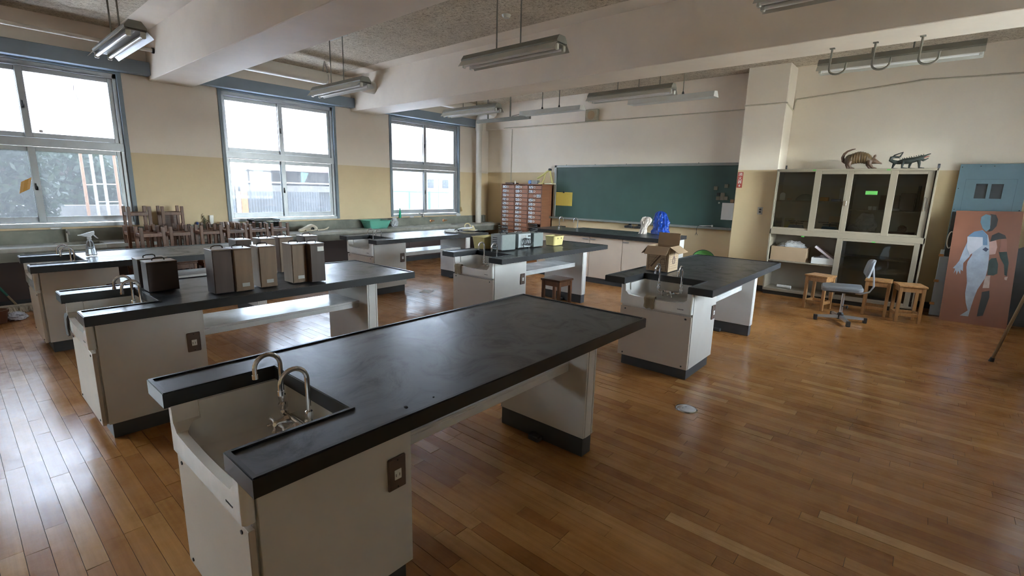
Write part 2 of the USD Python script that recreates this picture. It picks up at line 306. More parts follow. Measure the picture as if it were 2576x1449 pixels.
for k, (a, b, c, d) in enumerate(planks):
    q = project([(a, c, 0), (b, c, 0), (b, d, 0), (a, d, 0)])
    if q[:, 2].min() < 0.3: _area.append(0.0); continue
    px = np.clip(q[:, 0], 0, 2576); py = np.clip(q[:, 1], 0, 1449)
    ar = 0.5 * abs(np.dot(px, np.roll(py, 1)) - np.dot(py, np.roll(px, 1)))
    mid = V((a + b) / 2, (c + d) / 2, 0); hid = False
    for (x0, x1, y0, y1) in ((-2.14, -1.20, 0.423, 2.649), (-4.33, -3.39, 0.43, 2.656), (-2.14, -1.2, 3.817, 6.043), (-4.33, -3.39, 3.816, 6.042), (-6.59, -5.65, 0.43, 2.655)):
        s = (CAMZ - 0.78) / CAMZ; hx, hy = mid[0] * s, mid[1] * s
        if x0 < hx < x1 and y0 < hy < y1: hid = True
        s = (CAMZ - 0.4) / CAMZ; hx, hy = mid[0] * s, mid[1] * s
        if x0 + 0.15 < hx < x1 - 0.15 and y0 < hy < y0 + 0.61: hid = True
    _area.append(0.0 if hid else ar)
big = set(np.argsort(_area)[::-1][:300].tolist())
far = MB()
for k, (a, b, c, d) in enumerate(planks):
    g = 0.0008; tlt = rng.uniform(-0.0007, 0.0007); tl2 = rng.uniform(-0.001, 0.001); h = rng.uniform(-0.0002, 0.0002)
    v = np.array([(x_, y_, z_) for x_ in (a + g, b - g) for y_ in (c + g, d - g) for z_ in (-0.006, 0.0)], float)
    up = v[:, 2] > -0.001; v[up, 2] += h + tlt * np.where(v[up, 1] > (c + d) / 2, 1, -1) + tl2 * np.where(v[up, 0] > (a + b) / 2, 1, -1)
    if k in big: part(fl, "plank", MB().add(v, _BF), M_plank, w=True, smooth=False)
    else: far.add(v, _BF)
part(fl, "far_planks", far, M_plank, w=True, smooth=False, kind="stuff")
# ------------------------------------------------------------------ laboratory benches (origin on the floor under the middle of the sink end, long side along +y)
BH, BW, BL = 0.806, 0.941, 2.226
M_top = rawmat("bench_top_black", {"tc": ("texture_coordinate", {}), "oi": ("object_info", {}), "ad": ("vector_math", {"math_type": "add"}), "n": ("noise_texture", {"scale": 3.0, "detail": 6.0, "roughness": 0.7, "distortion": 1.6}), "n2": ("noise_texture", {"scale": 14.0, "detail": 4.0}),
    "r": ("rgb_ramp", {"ramp": [(0.35, (0.013, 0.013, 0.014)), (0.75, (0.030, 0.030, 0.030))]}), "rr": ("map_range", {"from_min": 0.35, "from_max": 0.7, "to_min": 0.27, "to_max": 0.42, "clamp": True}),
    "bp": ("bump", {"strength": 0.03, "distance": 0.002}), "p": ("principled_bsdf", {"specular_ior_level": 0.55})},
    [("tc.object", "ad.vector1"), ("oi.location", "ad.vector2"), ("ad.vector", "n.vector"), ("tc.object", "n2.vector"), ("n.fac", "r.fac"), ("r.color", "p.base_color"), ("n.fac", "rr.value"), ("rr.result", "p.roughness"), ("n2.fac", "bp.height"), ("bp.normal", "p.normal")], "p.BSDF")
M_edge = mat("bench_edge_black", (0.018, 0.018, 0.019), 0.32, var=0.15, scale=20)
M_panel = mat("bench_panel_laminate", (0.60, 0.57, 0.53), 0.5, var=0.04, scale=4)
M_door = mat("bench_panel_beige", (0.50, 0.43, 0.355), 0.5, var=0.04, scale=4)
M_tdoor = mat("teacher_door_beige", (0.74, 0.61, 0.49), 0.5, var=0.03, scale=4)
M_kick = mat("bench_plinth", (0.055, 0.057, 0.06), 0.5, var=0.15, scale=8)
M_sink = mat("sink_ceramic", (0.72, 0.70, 0.66), 0.16, var=0.06, scale=5, coat=0.5, rvar=0.05)
M_plate = mat("outlet_plate_brown", (0.125, 0.085, 0.068), 0.42, 0.2, var=0.1, scale=20)
M_hole = mat("dark_slot", (0.01, 0.01, 0.01), 0.7, var=0.1)
M_shelf = mat("shelf_laminate", (0.58, 0.57, 0.55), 0.22, var=0.05, scale=5, rvar=0.06)

def top_outline(a):
    """bench top seen from above, inset by a"""
    w = BW / 2 - a; n = 0.283 + a
    return [(-w, a), (-n, a), (-n, 0.385 + a), (n, 0.385 + a), (n, a), (w, a), (w, BL - a), (-w, BL - a)]
def sink_mesh():
    """wide apron-front sink: a rounded tub cut out of a block, its front rim lowered in a curve"""
    def blk(w_, y0, y1): return m3.Manifold.hull(m3.Manifold.batch_boolean([m3.Manifold.cylinder(0.176, 0.016, 0.016, 20).translate([x, y, 0.575]) for x in (-w_ + 0.016, w_ - 0.016) for y in (y0 + 0.016, y1 - 0.016)], m3.OpType.Add))
    o = blk(0.32, 0.016, 0.056) + blk(0.297, 0.03, 0.45)
    sp = [m3.Manifold.sphere(0.05, 20).translate([x, y, z]) for x in (-0.212, 0.212) for y in (0.095, 0.35) for z in (0.645,)] + [m3.Manifold.cylinder(0.2, 0.045, 0.05, 20).translate([x, y, 0.70]) for x in (-0.218, 0.218) for y in (0.09, 0.355)]
    tub = m3.Manifold.hull(m3.Manifold.batch_boolean(sp, m3.OpType.Add))
    th = np.linspace(-1, 1, 25); pts = [(x * 0.262, 0.652 + 0.012 * abs(x) ** 2 + (0.02 * max(0, abs(x) - 0.93) / 0.07)) for x in th]
    cut = m3.CrossSection([pts + [(0.272, 0.69), (0.276, 0.745), (0.29, 0.80), (-0.29, 0.80), (-0.276, 0.745), (-0.272, 0.69)]])
    cut = m3.Manifold.extrude(cut, 0.115).rotate([90, 0, 0]).translate([0, 0.10, 0])
    return o - tub - cut
def gooseneck(t, x):
    y = 0.335; q = MB(); th = np.linspace(0, PI, 13)
    q.tube([(x, y, 0.70), (x, y, 0.78)] + [(x, y - 0.046 + 0.046 * math.cos(a), 0.872 + 0.046 * math.sin(a)) for a in th] + [(x, y - 0.092, 0.838)], 0.0085, 10)
    q.cyl((x, y - 0.092, 0.852), (x, y - 0.092, 0.836), 0.0105, n=10)
    s = part(t, "tap_spout", q, M_chrome)
    b = MB(); b.lathe([(0.012, 0.69), (0.018, 0.695), (0.018, 0.712), (0.013, 0.72), (0.015, 0.735), (0.013, 0.748), (0.0095, 0.752)], 14, tr(x, y, 0)); part(s, "collar", b, M_chrome)
def make_bench():
    t = thing("lab_bench", "", "lab bench")
    part(t, "bench_top", MB().prism(top_outline(0.0), 0.050, tr(0, 0, BH - 0.056)), M_top)
    # raised edging strips round the top, the way the bench's own edge stands proud
    from shapely.geometry import Polygon
    rim = Polygon(top_outline(0.0)).difference(Polygon(top_outline(0.012)))
    part(t, "edge_rim", MB().prism(Polygon(top_outline(-0.003)).difference(Polygon(top_outline(0.0))), 0.053, tr(0, 0, BH - 0.057)).prism(rim, 0.006, tr(0, 0, BH - 0.006)), M_edge)
    for s in (-1, 1):
        part(t, "side_panel", MB().box(s * 0.30, s * 0.32, 0.058, 0.607, 0.098, BH - 0.057, 0.002), M_panel)
    part(t, "back_panel", MB().box(-0.30, 0.30, 0.587, 0.607, 0.098, BH - 0.057), M_panel)
    d = part(t, "front_panel", MB().box(-0.318, 0.318, 0.028, 0.048, 0.10, 0.552, 0.002), M_door)
    q = MB()
    for x in (-0.27, 0.27):
        for z in (0.125, 0.53): q.cyl((x, 0.025, z), (x, 0.030, z), 0.007, n=10)
    part(d, "screw_caps", q, M_dark, kind="stuff")
    part(t, "inner_panel", MB().box(-0.30, 0.30, 0.10, 0.587, 0.10, 0.12).box(-0.30, 0.30, 0.049, 0.06, 0.10, 0.574), M_panel)
    part(t, "plinth", MB().box(-0.30, 0.30, 0.075, 0.587, 0, 0.10, 0.002), M_kick)
    s = part(t, "sink", MB().man(sink_mesh()), M_sink, smooth=35)
    part(s, "drain", MB().lathe([(0.03, 0.594), (0.03, 0.599), (0.022, 0.6005), (0.0, 0.598)], 16, tr(0, 0.24, 0)), M_chrome)
    q = MB()
    for i in range(6): q.box(0.20 + i * 0.009, 0.206 + i * 0.009, 0.0145, 0.0175, 0.606, 0.611)
    part(s, "maker_mark", q, M_dark)
    gooseneck(t, -0.112); gooseneck(t, 0.095)
    q = MB(); q.tube([(-0.112, 0.335, 0.695), (-0.112, 0.335, 0.680), (-0.095, 0.335, 0.668), (0.078, 0.335, 0.668), (0.095, 0.335, 0.680), (0.095, 0.335, 0.695)], 0.014, 12)
    for x in (-0.05, 0.03): q.lathe([(0.014, 0), (0.019, 0.008), (0.019, 0.02), (0.013, 0.03), (0.010, 0.055)], 12, tr(x, 0.33, 0.668) @ rotx(PI / 2))
    q.box(-0.075, 0.06, 0.335, 0.372, 0.655, 0.681, 0.006)
    mx = part(t, "mixer_body", q, M_chrome)
    for x in (-0.05, 0.03):
        h = MB()
        for a in range(4): h.tube([(x, 0.272, 0.668), (x + 0.018 * math.cos(a * PI / 2 + .4), 0.270, 0.668 + 0.018 * math.sin(a * PI / 2 + .4)), (x + 0.030 * math.cos(a * PI / 2 + .4), 0.262, 0.668 + 0.030 * math.sin(a * PI / 2 + .4))], (0.005, 0.0055, 0.007), 8)
        h.lathe([(0.008, 0), (0.011, 0.004), (0.011, 0.014), (0.0, 0.018)], 12, tr(x, 0.285, 0.668) @ rotx(PI / 2))
        part(mx, "cross_handle", h, M_chrome)
    for s_ in (-1, 1):
        q = MB().box(s_ * 0.32, s_ * 0.331, 0.498, 0.575, 0.447, 0.575, 0.004)
        pl = part(t, "outlet_plate", q, M_plate)
        part(pl, "socket", MB().box(s_ * 0.331, s_ * 0.334, 0.522, 0.552, 0.488, 0.527, 0.002), M_white)
        q = MB()
        for yy in (0.527, 0.542): q.box(s_ * 0.3338, s_ * 0.3345, yy, yy + 0.002, 0.500, 0.512)
        for z in (0.458, 0.564): q.cyl((s_ * 0.3305, 0.537, z), (s_ * 0.3325, 0.537, z), 0.003, n=8)
        part(pl, "slots", q, M_hole)
    # pedestal at the far end
    part(t, "pedestal", MB().box(-0.322, 0.322, 1.838, 1.852, 0.118, BH - 0.057, 0.002).box(-0.322, 0.322, 1.925, 1.940, 0.118, BH - 0.057, 0.002).box(-0.318, 0.318, 1.852, 1.925, 0.118, BH - 0.057), M_panel)
    for s_ in (-1, 1):
        part(t, "pedestal_side", MB().box(s_ * 0.318, s_ * 0.324, 1.854, 1.916, 0.118, BH - 0.06, 0.001), M_panel)
    part(t, "pedestal_plinth", MB().box(-0.316, 0.316, 1.843, 1.935, 0, 0.118, 0.002).box(-0.05, 0.03, 1.79, 1.843, 0.0, 0.035, 0.006), M_kick)
    part(t, "shelf", MB().box(-0.2, 0.2, 0.607, 1.838, 0.545, 0.561, 0.003).box(0.182, 0.2, 0.607, 1.838, 0.505, 0.545, 0.003).box(-0.2, -0.182, 0.607, 1.838, 0.505, 0.545, 0.003), M_shelf)
    return t
BENCH = [(-1.672, 0.423, "black-topped lab bench nearest the camera, its top bare"),
         (-3.863, 0.430, "black-topped lab bench crowded with wooden instrument cases"),
         (-6.115, 0.428, "black-topped lab bench with a spray bottle, next to the stacked stools"),
         (-1.671, 3.817, "black-topped lab bench with an opened cardboard box, cloth over its sink"),
         (-3.862, 3.816, "black-topped lab bench with grey power supplies and yellow crates on it"),
         (-6.185, 3.838, "black-topped lab bench with grey ring file and tape dispenser")]
b0 = make_bench()
for i, (x, y, lab) in enumerate(BENCH):
    if i == 0:
        b0.prim.GetAttribute("xformOp:transform").Set(Gf.Matrix4d(*tr(x, y, 0).T.ravel())); b0.M = tr(x, y, 0); _cd(b0.prim, lab, group="sink benches in two rows")
    else: dup(b0, lab, (x, y, 0), group="sink benches in two rows")

# ------------------------------------------------------------------ teacher's bench
t = thing("teacher_bench", "long black-topped bench with beige cupboard doors before the blackboard", "teacher's bench", (-4.33, 7.58, 0))
tx0, tx1, ty0, ty1, TZ = -5.60, -3.06, 7.075, 8.08, 0.85
part(t, "bench_top", MB().prism([(tx0, ty0), (tx1, ty0), (tx1, ty1), (-5.08, ty1), (-5.08, 7.80), (-5.50, 7.80), (-5.50, ty1), (tx0, ty1)], 0.058, tr(0, 0, TZ - 0.058)), M_top, w=True)
q = MB()
q.box(tx0 - .003, tx1 + .003, ty0 - .004, ty0 + .008, TZ - .06, TZ + .002, .002).box(tx1 - .008, tx1 + .004, ty0, ty1, TZ - .06, TZ + .002, .002).box(tx0 - .004, tx0 + .008, ty0, ty1, TZ - .06, TZ + .002, .002)
part(t, "edge_strip", q, M_edge, w=True)
part(t, "body", MB().box(tx0 + .12, tx1 - .03, ty0 + .075, 7.75, 0.09, TZ - .058).box(tx0 + .12, tx0 + .14, ty0 + .07, ty1 - .1, .09, TZ - .058), M_panel, w=True)
part(t, "end_panel", MB().box(tx1 - .03, tx1 - .01, ty0 + .055, ty1 - .05, 0.09, TZ - .058, .002), M_panel, w=True)
part(t, "plinth", MB().box(tx0 + .15, tx1 - .03, ty0 + .085, 7.75, 0, 0.09), M_kick, w=True)
edges = [-5.44, -4.925, -4.345, -3.730, -3.115]
M_hnd = mat("steel_handle", (0.45, 0.43, 0.40), 0.35, 0.9, var=0.05)
for i in range(4):
    a, b = edges[i] + .004, edges[i + 1] - .004
    d = part(t, "door", MB().box(a, b, 7.125, 7.145, 0.095, TZ - 0.064, .003), M_tdoor, w=True)
    hx = (b - 0.075) if i in (0, 1) else (a + 0.058)
    h = MB().box(hx - .055, hx + .055, 7.098, 7.112, 0.735, 0.753, .005).box(hx - .05, hx - .04, 7.108, 7.126, .737, .751).box(hx + .04, hx + .05, 7.108, 7.126, .737, .751)
    part(d, "handle", h, M_hnd, w=True)
part(t, "sink", MB().box(-5.52, -5.06, 7.78, 7.80, .62, TZ - .06).box(-5.52, -5.06, 8.06, 8.08, .62, TZ - .06).box(-5.52, -5.50, 7.80, 8.06, .62, TZ - .06).box(-5.08, -5.06, 7.8, 8.06, .62, TZ - .06).box(-5.52, -5.06, 7.78, 8.08, .60, .62), M_sink, w=True)
for x, y in ((-5.55, 7.93), (-5.04, 7.80)):
    q = MB(); th = np.linspace(0, PI, 11); R = .045; dx = 1 if x < -5.3 else -1
    q.lathe([(0.02, TZ), (0.02, TZ + .01), (0.012, TZ + .02)], 12, tr(x, y, 0))
    q.tube([(x, y, TZ)] + [(x + dx * (R - R * math.cos(a)), y, TZ + .14 + R * math.sin(a)) for a in th] + [(x + dx * 2 * R, y, TZ + .10)], .009, 8)
    part(t, "tap", q, M_chrome, w=True)

# ------------------------------------------------------------------ wooden stools
M_stool = mat("stool_wood", (0.145, 0.062, 0.030), 0.38, var=0.2, scale=3, stretch=(12, 12, 1.2), rand=0.22, rvar=0.08)
M_stoold = mat("stool_seat_wood", (0.11, 0.046, 0.024), 0.30, var=0.18, scale=3, stretch=(1.2, 12, 12), rand=0.2)
SH, SW = 0.478, 0.135
def make_stool(name, label, panel):
    t = thing(name, label, "stool")
    part(t, "seat", MB().box(-SW - .012, SW + .012, -SW - .012, SW + .012, SH - .024, SH, .005), M_stoold)
    for sx in (-1, 1):
        for sy_ in (-1, 1):
            part(t, "leg", MB().box(sx * (SW - .036), sx * SW, sy_ * (SW - .036), sy_ * SW, 0, SH - .024, .003), M_stool)
    for s in (-1, 1):
        part(t, "apron", MB().box(-SW + .036, SW - .036, s * (SW - .026), s * (SW - .008), SH - .085, SH - .024).box(s * (SW - .026), s * (SW - .008), -SW + .036, SW - .036, SH - .085, SH - .024), M_stool)
        part(t, "stretcher", MB().box(-SW + .036, SW - .036, s * (SW - .030), s * (SW - .006), .08, .122, .002).box(s * (SW - .030), s * (SW - .006), -SW + .036, SW - .036, .08, .122, .002), M_stool)
    if panel: part(t, "side_board", MB().box(-SW + .036, SW - .036, -SW + .010, -SW + .022, .122, SH - .085), M_stoold)
    return t
UP = lambda x, y, z, rz=0.0: tr(x, y, z + SH) @ rotz(rz) @ rotx(PI)      # a stool turned upside down
s0 = make_stool("wooden_stool", "dark brown wooden stool standing alone beside the bench with power supplies", False)
def put(t, M): t.prim.GetAttribute("xformOp:transform").Set(Gf.Matrix4d(*M.T.ravel())); t.M = M
put(s0, tr(-3.40, 4.86, 0) @ rotz(0.0))
sp = make_stool("panelled_stool", "upturned boarded wooden stool at the right end of the front row", True)
ROW_Y = [1.725, 2.045, 2.40, 2.73, 3.03, 3.335]
ordn = ["first", "second", "third", "fourth", "fifth", "sixth"]
for r, x in ((0, -7.615), (1, -7.96)):
    for i, y in enumerate(ROW_Y):
        rowname = "front stool row" if r == 0 else "back stool row"
        if r == 1 and i == 5: continue
        jit = random.Random(i * 7 + r).uniform(-0.03, 0.03)
        up_M = UP(x, y - (0.05 if r else 0), SH + .001, jit)
        if r == 0 and i == 5: put(sp, tr(x, y, SH * 2 + .001) @ rotz(PI / 2) @ rotx(PI))
        else: dup(s0, "upturned brown stool, %s from left, on top of the %s" % (ordn[i], rowname), M=up_M, group=None)
        dup(s0, "brown stool on the floor, %s from left, under the %s" % (ordn[i], rowname), M=tr(x, y - (0.05 if r else 0), 0))
dup(s0, "upturned wooden stool on the window counter, left of two", M=UP(-8.31, 1.765, 0.711, 0.02))
dup(sp, "upturned boarded wooden stool on the window counter, right of two", M=tr(-8.31, 2.155, 0.711 + SH) @ rotz(PI / 2 - .03) @ rotx(PI))
M_stoolr = mat("stool_wood_warm", (0.33, 0.165, 0.062), 0.35, var=0.2, scale=3, stretch=(12, 12, 1.2), rvar=0.08)
_sv = M_stool, M_stoold
M_stool, M_stoold = M_stoolr, M_stoolr
for lab, M in (("reddish wooden stool left of the grey swivel chair, in front of the cabinet", tr(-1.045, 7.86, 0) @ rotz(-0.26)),
               ("square wooden stool in front of the glass cabinet, behind the swivel chair's backrest", tr(-0.405, 8.05, 0) @ rotz(0.02)),
               ("square wooden stool with shiny seat edge, rightmost before the glass cabinet", tr(-0.075, 7.90, 0) @ rotz(0.28))):
    q = make_stool("square_stool", lab, False); put(q, M)
M_stool, M_stoold = _sv
# ------------------------------------------------------------------ window counter with its concrete upstand
CZ, CXB, CXF = 0.722, -8.56, -8.06
M_conc = mat("worn_concrete", (0.20, 0.20, 0.165), 0.75, var=0.35, scale=2.5, bump=0.2, bscale=40)
M_terr = mat("terrazzo_top", (0.34, 0.33, 0.29), 0.55, var=0.22, scale=5, bump=0.08, bscale=120)
M_dwood = mat("dark_brown_board", (0.062, 0.040, 0.036), 0.5, var=0.15, scale=2)
t = thing("window_counter", "long concrete sink counter running under the windows, with a stained upstand", "counter", (-8.3, 4.0, 0))
single("trim_4", MB().box(XW, CXB, YB + .01, YF - .11, 0, 0.89, .004), M_conc, kind="structure")
q = MB()
for a, b in ((YB + .01, 0.9), (1.35, 6.55), (7.75, YF - .11)): q.box(CXB + .001, CXF, a, b, CZ - .05, CZ, .004)
for a, b in ((0.9, 1.35), (6.55, 7.75)): q.box(CXB + .001, CXB + .07, a, b, CZ - .05, CZ).box(CXF - .07, CXF, a, b, CZ - .05, CZ)
part(t, "counter_top", q, M_terr, w=True)
part(t, "front_apron", MB().box(CXF - .05, CXF - .005, YB + .01, YF - .11, CZ - .16, CZ - .05, .003), M_conc, w=True)
for a, b in ((0.9, 1.35), (6.55, 7.75)):
    part(t, "basin", MB().box(CXB + .02, CXF - .055, a - .02, b + .02, CZ - .25, CZ - .23).box(CXB + .02, CXB + .06, a - .02, b + .02, CZ - .23, CZ - .05).box(CXF - .095, CXF - .055, a - .02, b + .02, CZ - .23, CZ - .05).box(CXB + .06, CXF - .095, a - .02, a + .01, CZ - .23, CZ - .05).box(CXB + .06, CXF - .095, b - .01, b + .02, CZ - .23, CZ - .05), M_conc, w=True)
ys = [YB + .02, 0.2, 1.4, 2.6, 3.8, 4.95, 5.30, 6.3, 7.4, 8.4]
for i in range(len(ys) - 1):
    part(t, "cupboard_front", MB().box(CXF - .16, CXF - .14, ys[i] + .003, ys[i + 1] - .003, 0.09, CZ - .16, .003), M_dwood, w=True)
part(t, "plinth", MB().box(CXF - .2, CXF - .18, YB + .02, 8.4, 0, .09), M_dark, w=True)
part(t, "paper_tag", MB().box(CXF - .14, CXF - .138, 5.02, 5.09, .415, .45), mat("aged_paper", (0.42, 0.27, 0.13), 0.7), w=True)
M_brass = mat("old_brass", (0.55, 0.30, 0.16), 0.35, 0.9, var=0.2, scale=20)
for y, lab in ((7.19, "copper-coloured tap stub on the concrete upstand, left one below the far window"), (7.57, "copper-coloured tap stub on the concrete upstand, right one below the far window")):
    q = MB().lathe([(.035, 0), (.035, .006), (.018, .012), (.014, .03)], 14, tr(CXB, y, .80) @ roty(PI / 2)); t = thing("tap_stub", lab, "tap", (CXB, y, .80))
    part(t, "flange", q, M_brass, w=True); part(t, "spout", MB().tube([(CXB + .02, y, .80), (CXB + .05, y + .01, .803), (CXB + .06, y + .05, .806)], [.013, .015, .012], 10), M_brass, w=True)
t = thing("wall_tap", "old grey bib tap with drooping spout on the counter sink at the left", "tap", (CXB, 1.04, CZ))
part(t, "body", MB().tube([(CXB + .03, 1.04, CZ), (CXB + .03, 1.04, CZ + .12), (CXB + .05, 1.04, CZ + .14), (CXB + .10, 1.05, CZ + .14), (CXB + .12, 1.05, CZ + .10)], .012, 10), M_hnd, w=True)
part(t, "handle", MB().box(CXB + .0, CXB + .06, 1.03, 1.05, CZ + .155, CZ + .17, .004).cyl((CXB + .03, 1.04, CZ + .12), (CXB + .03, 1.04, CZ + .16), .008), M_hnd, w=True)
single("soap_dish", MB().lathe([(.02, .891), (.05, .893), (.06, .91), (.055, .912), (.045, .899), (.0, .898)], 20, tr(-8.575, .95, 0) @ np.diag([.35, 1, 1, 1])), M_white, "small white oval dish on the sill below the left window", "soap dish")

# things on the counter and sill
M_green = mat("green_plastic", (0.13, 0.40, 0.30), 0.4, var=0.06)
def tub(t, x0, x1, y0, y1, z, h, m, taper=.05, wall=.004, lip=.018, ears=True):
    """tapered open box with rolled rim"""
    def loop(a, zz, r=.03, k=4):
        pts = []
        for (cx_, cy_, st) in ((x1 - r - a, y1 - r - a, 0), (x0 + r + a, y1 - r - a, 1), (x0 + r + a, y0 + r + a, 2), (x1 - r - a, y0 + r + a, 3)):
            for i in range(k + 1): th = (st + i / k) * PI / 2; pts.append((cx_ + r * math.cos(th), cy_ + r * math.sin(th), zz))
        return pts
    q = MB(); q.ring([loop(taper, z), loop(0, z + h), loop(-lip, z + h), loop(-lip, z + h + .004), loop(wall, z + h + .004), loop(taper + wall, z + wall)])
    part(t, "tub", q, m, w=True)
    if ears:
        ym = (y0 + y1) / 2; xm = (x0 + x1) / 2
        part(t, "grip", MB().tube([(xm - .05, y0 + .01, z + h - .012), (xm - .05, y0 - .024, z + h - .03), (xm + .05, y0 - .024, z + h - .03), (xm + .05, y0 + .01, z + h - .012)], .006, 6).tube([(xm - .05, y1 - .01, z + h - .012), (xm - .05, y1 + .024, z + h - .03), (xm + .05, y1 + .024, z + h - .03), (xm + .05, y1 - .01, z + h - .012)], .006, 6), m, w=True)
t = thing("plastic_tub", "pale green plastic tub on the window counter, between the middle and far windows", "tub", (-8.34, 5.60, CZ)); tub(t, -8.53, -8.17, 5.36, 5.85, CZ, .155, M_green)
M_bone = mat("bone", (0.58, 0.50, 0.38), 0.6, var=0.15, scale=20, bump=.15)
def blob(cs, n=16):
    """skin of elliptical sections: (x, y, z, ry (across), rz)  along a line in +y"""
    th = np.arange(n) * 2 * PI / n
    return MB().ring([np.stack([x + rx * np.cos(th), np.full(n, y), z + rz * np.sin(th)], 1)[::-1] for x, y, z, rx, rz in cs])
t = thing("animal_skull", "large pale animal skull lying on the window counter right of the stools", "skull", (-8.25, 4.16, CZ))
part(t, "cranium", blob([(-8.25, 3.99, CZ + .03, .02, .012), (-8.25, 4.00, CZ + .035, .032, .024), (-8.25, 4.06, CZ + .045, .045, .030), (-8.25, 4.12, CZ + .06, .06, .042), (-8.25, 4.18, CZ + .075, .075, .055), (-8.25, 4.22, CZ + .08, .08, .058), (-8.25, 4.28, CZ + .07, .06, .045), (-8.25, 4.32, CZ + .06, .03, .025)]), M_bone, w=True)
part(t, "eye_socket", MB().lathe([(.026, 0), (.03, .008), (.02, .010), (.012, .002)], 14, tr(-8.175, 4.20, CZ + .06) @ roty(PI / 2)), M_hole, w=True)
part(t, "cheekbone", MB().tube([(-8.19, 4.09, CZ + .035), (-8.165, 4.16, CZ + .03), (-8.17, 4.24, CZ + .035), (-8.20, 4.29, CZ + .06)], [.012, .014, .012, .009], 8), M_bone, w=True)
part(t, "teeth", MB().box(-8.275, -8.225, 4.0, 4.13, CZ, CZ + .02, .005), M_bone, w=True)
single("jaw_bone", MB().tube([(-8.40, 4.36, CZ + .014), (-8.42, 4.46, CZ + .012), (-8.44, 4.56, CZ + .013), (-8.45, 4.62, CZ + .025), (-8.45, 4.66, CZ + .055)], [.010, .014, .013, .016, .008], 8).tube([(-8.34, 4.38, CZ + .014), (-8.38, 4.47, CZ + .012), (-8.42, 4.55, CZ + .013)], [.009, .012, .011], 8), M_bone, "white jaw bone lying behind the animal skull on the window counter", "bone")
def crumple(name, c, r, seed, m, label, cat, n=3, amp=.35, sq=(1, 1, 1)):
    b = trimesh.creation.icosphere(n, 1.0); v = b.vertices.copy()
    a = meshkit.fbm(v * 2.2 + seed, 3, seed); e = np.abs(meshkit.noise(v * 4.5 + seed * 3, seed + 5) - .5)
    v = v * (1 - amp + amp * 1.6 * a + amp * e)[:, None] * V(*sq) * r; v[:, 2] = np.maximum(v[:, 2], -r * sq[2] * .75); v[:, 2] += r * sq[2] * .75
    return single(name, MB().add(v + V(*c), b.faces), m, label, cat, smooth=False)
M_film = mat("crinkled_clear_film", (0.62, 0.62, 0.66), 0.12, var=0.2, scale=15, transmission_weight=0.25)
crumple("plastic_bag", (-8.42, 6.10, CZ), .085, 3, M_film, "crumpled silvery plastic bag beside the green tub on the counter", "plastic bag", sq=(.8, 1, 1.25))
M_gb = mat("green_bottle_plastic", (0.01, 0.36, 0.19), 0.25, var=0.05)
t = thing("detergent_bottle", "small bright green detergent bottle standing on the far window's sill", "bottle", (-8.575, 6.36, .89))
part(t, "body", MB().lathe([(.001, .89), (.024, .891), (.026, .90), (.026, .99), (.022, 1.02), (.012, 1.045), (.011, 1.055)], 18, tr(-8.575, 6.36, 0)), M_gb, w=True)
part(t, "cap", MB().lathe([(.012, 1.055), (.012, 1.075), (.006, 1.08), (.005, 1.095), (0, 1.096)], 14, tr(-8.575, 6.36, 0)), mat("green_cap", (0.01, 0.20, 0.11), 0.3), w=True)
single("paper_cup", MB().lathe([(.0, .89), (.028, .89), (.034, 1.03), (.032, 1.03), (.026, .894), (0, .894)], 20, tr(-8.572, 2.76, 0)), M_white, "tall white paper cup on the sill between the left and middle windows", "cup")
t = thing("dry_plant", "small dried grey-green plant beside the white paper cup on the sill", "plant", (-8.575, 2.66, .89)); rg = random.Random(8); q = MB(); l = MB()
for i in range(9):
    a = rg.uniform(0, 2 * PI); r = rg.uniform(.01, .05); hh = rg.uniform(.05, .16); p1 = (-8.575 + .02 * math.cos(a), 2.66 + r * math.sin(a), .89 + hh)
    q.tube([(-8.575, 2.66, .89), (-8.575 + .01 * math.cos(a), 2.66 + r * .4 * math.sin(a), .89 + hh * .6), p1], [.002, .0015, .001], 5)
    for j in range(5): l.add(np.array([(0, 0, 0), (.008, .012, .004), (.0, .026, 0), (-.008, .012, .004)]) , [[0, 1, 2], [0, 2, 3]], tr(*(V(*p1) - V(0, 0, j * .016))) @ rotz(rg.uniform(0, 6.3)) @ rotx(rg.uniform(-.6, .6)))
M_leafd = mat("dry_leaf", (0.11, 0.12, 0.07), 0.8, var=0.3)
part(t, "stems", q, M_leafd, w=True, kind="stuff"); part(t, "leaves", l, M_leafd, w=True, kind="stuff")
single("blue_ball", MB().tm(trimesh.creation.icosphere(3, .022), tr(-8.57, 2.56, .912)), mat("blue_plastic", (0.03, 0.06, 0.22), 0.35), "small dark blue ball on the sill left of the dried plant", "ball")
single("white_carton", MB().box(-8.48, -8.32, 2.84, 3.08, CZ, .93, .003), mat("pinkish_carton", (0.72, 0.62, 0.62), 0.6, var=0.04), "flat white carton on the counter behind the stacked stools", "carton")
t = thing("glass_tank", "small glass tank with a dark rim behind the right end of the stools", "tank", (-8.33, 3.45, CZ)); a0, a1, c0, c1 = -8.46, -8.20, 3.25, 3.65
part(t, "walls", MB().box(a0, a1, c0, c0 + .004, CZ + .004, .95).box(a0, a1, c1 - .004, c1, CZ + .004, .95).box(a0, a0 + .004, c0, c1, CZ + .004, .95).box(a1 - .004, a1, c0, c1, CZ + .004, .95), M_glass, w=True)
part(t, "base", MB().box(a0, a1, c0, c1, CZ, CZ + .004), M_dark, w=True)
part(t, "rim", MB().box(a0 - .006, a1 + .006, c0 - .006, c0 + .008, .945, .965).box(a0 - .006, a1 + .006, c1 - .008, c1 + .006, .945, .965).box(a0 - .006, a0 + .008, c0, c1, .945, .965).box(a1 - .008, a1 + .006, c0, c1, .945, .965), M_black, w=True)
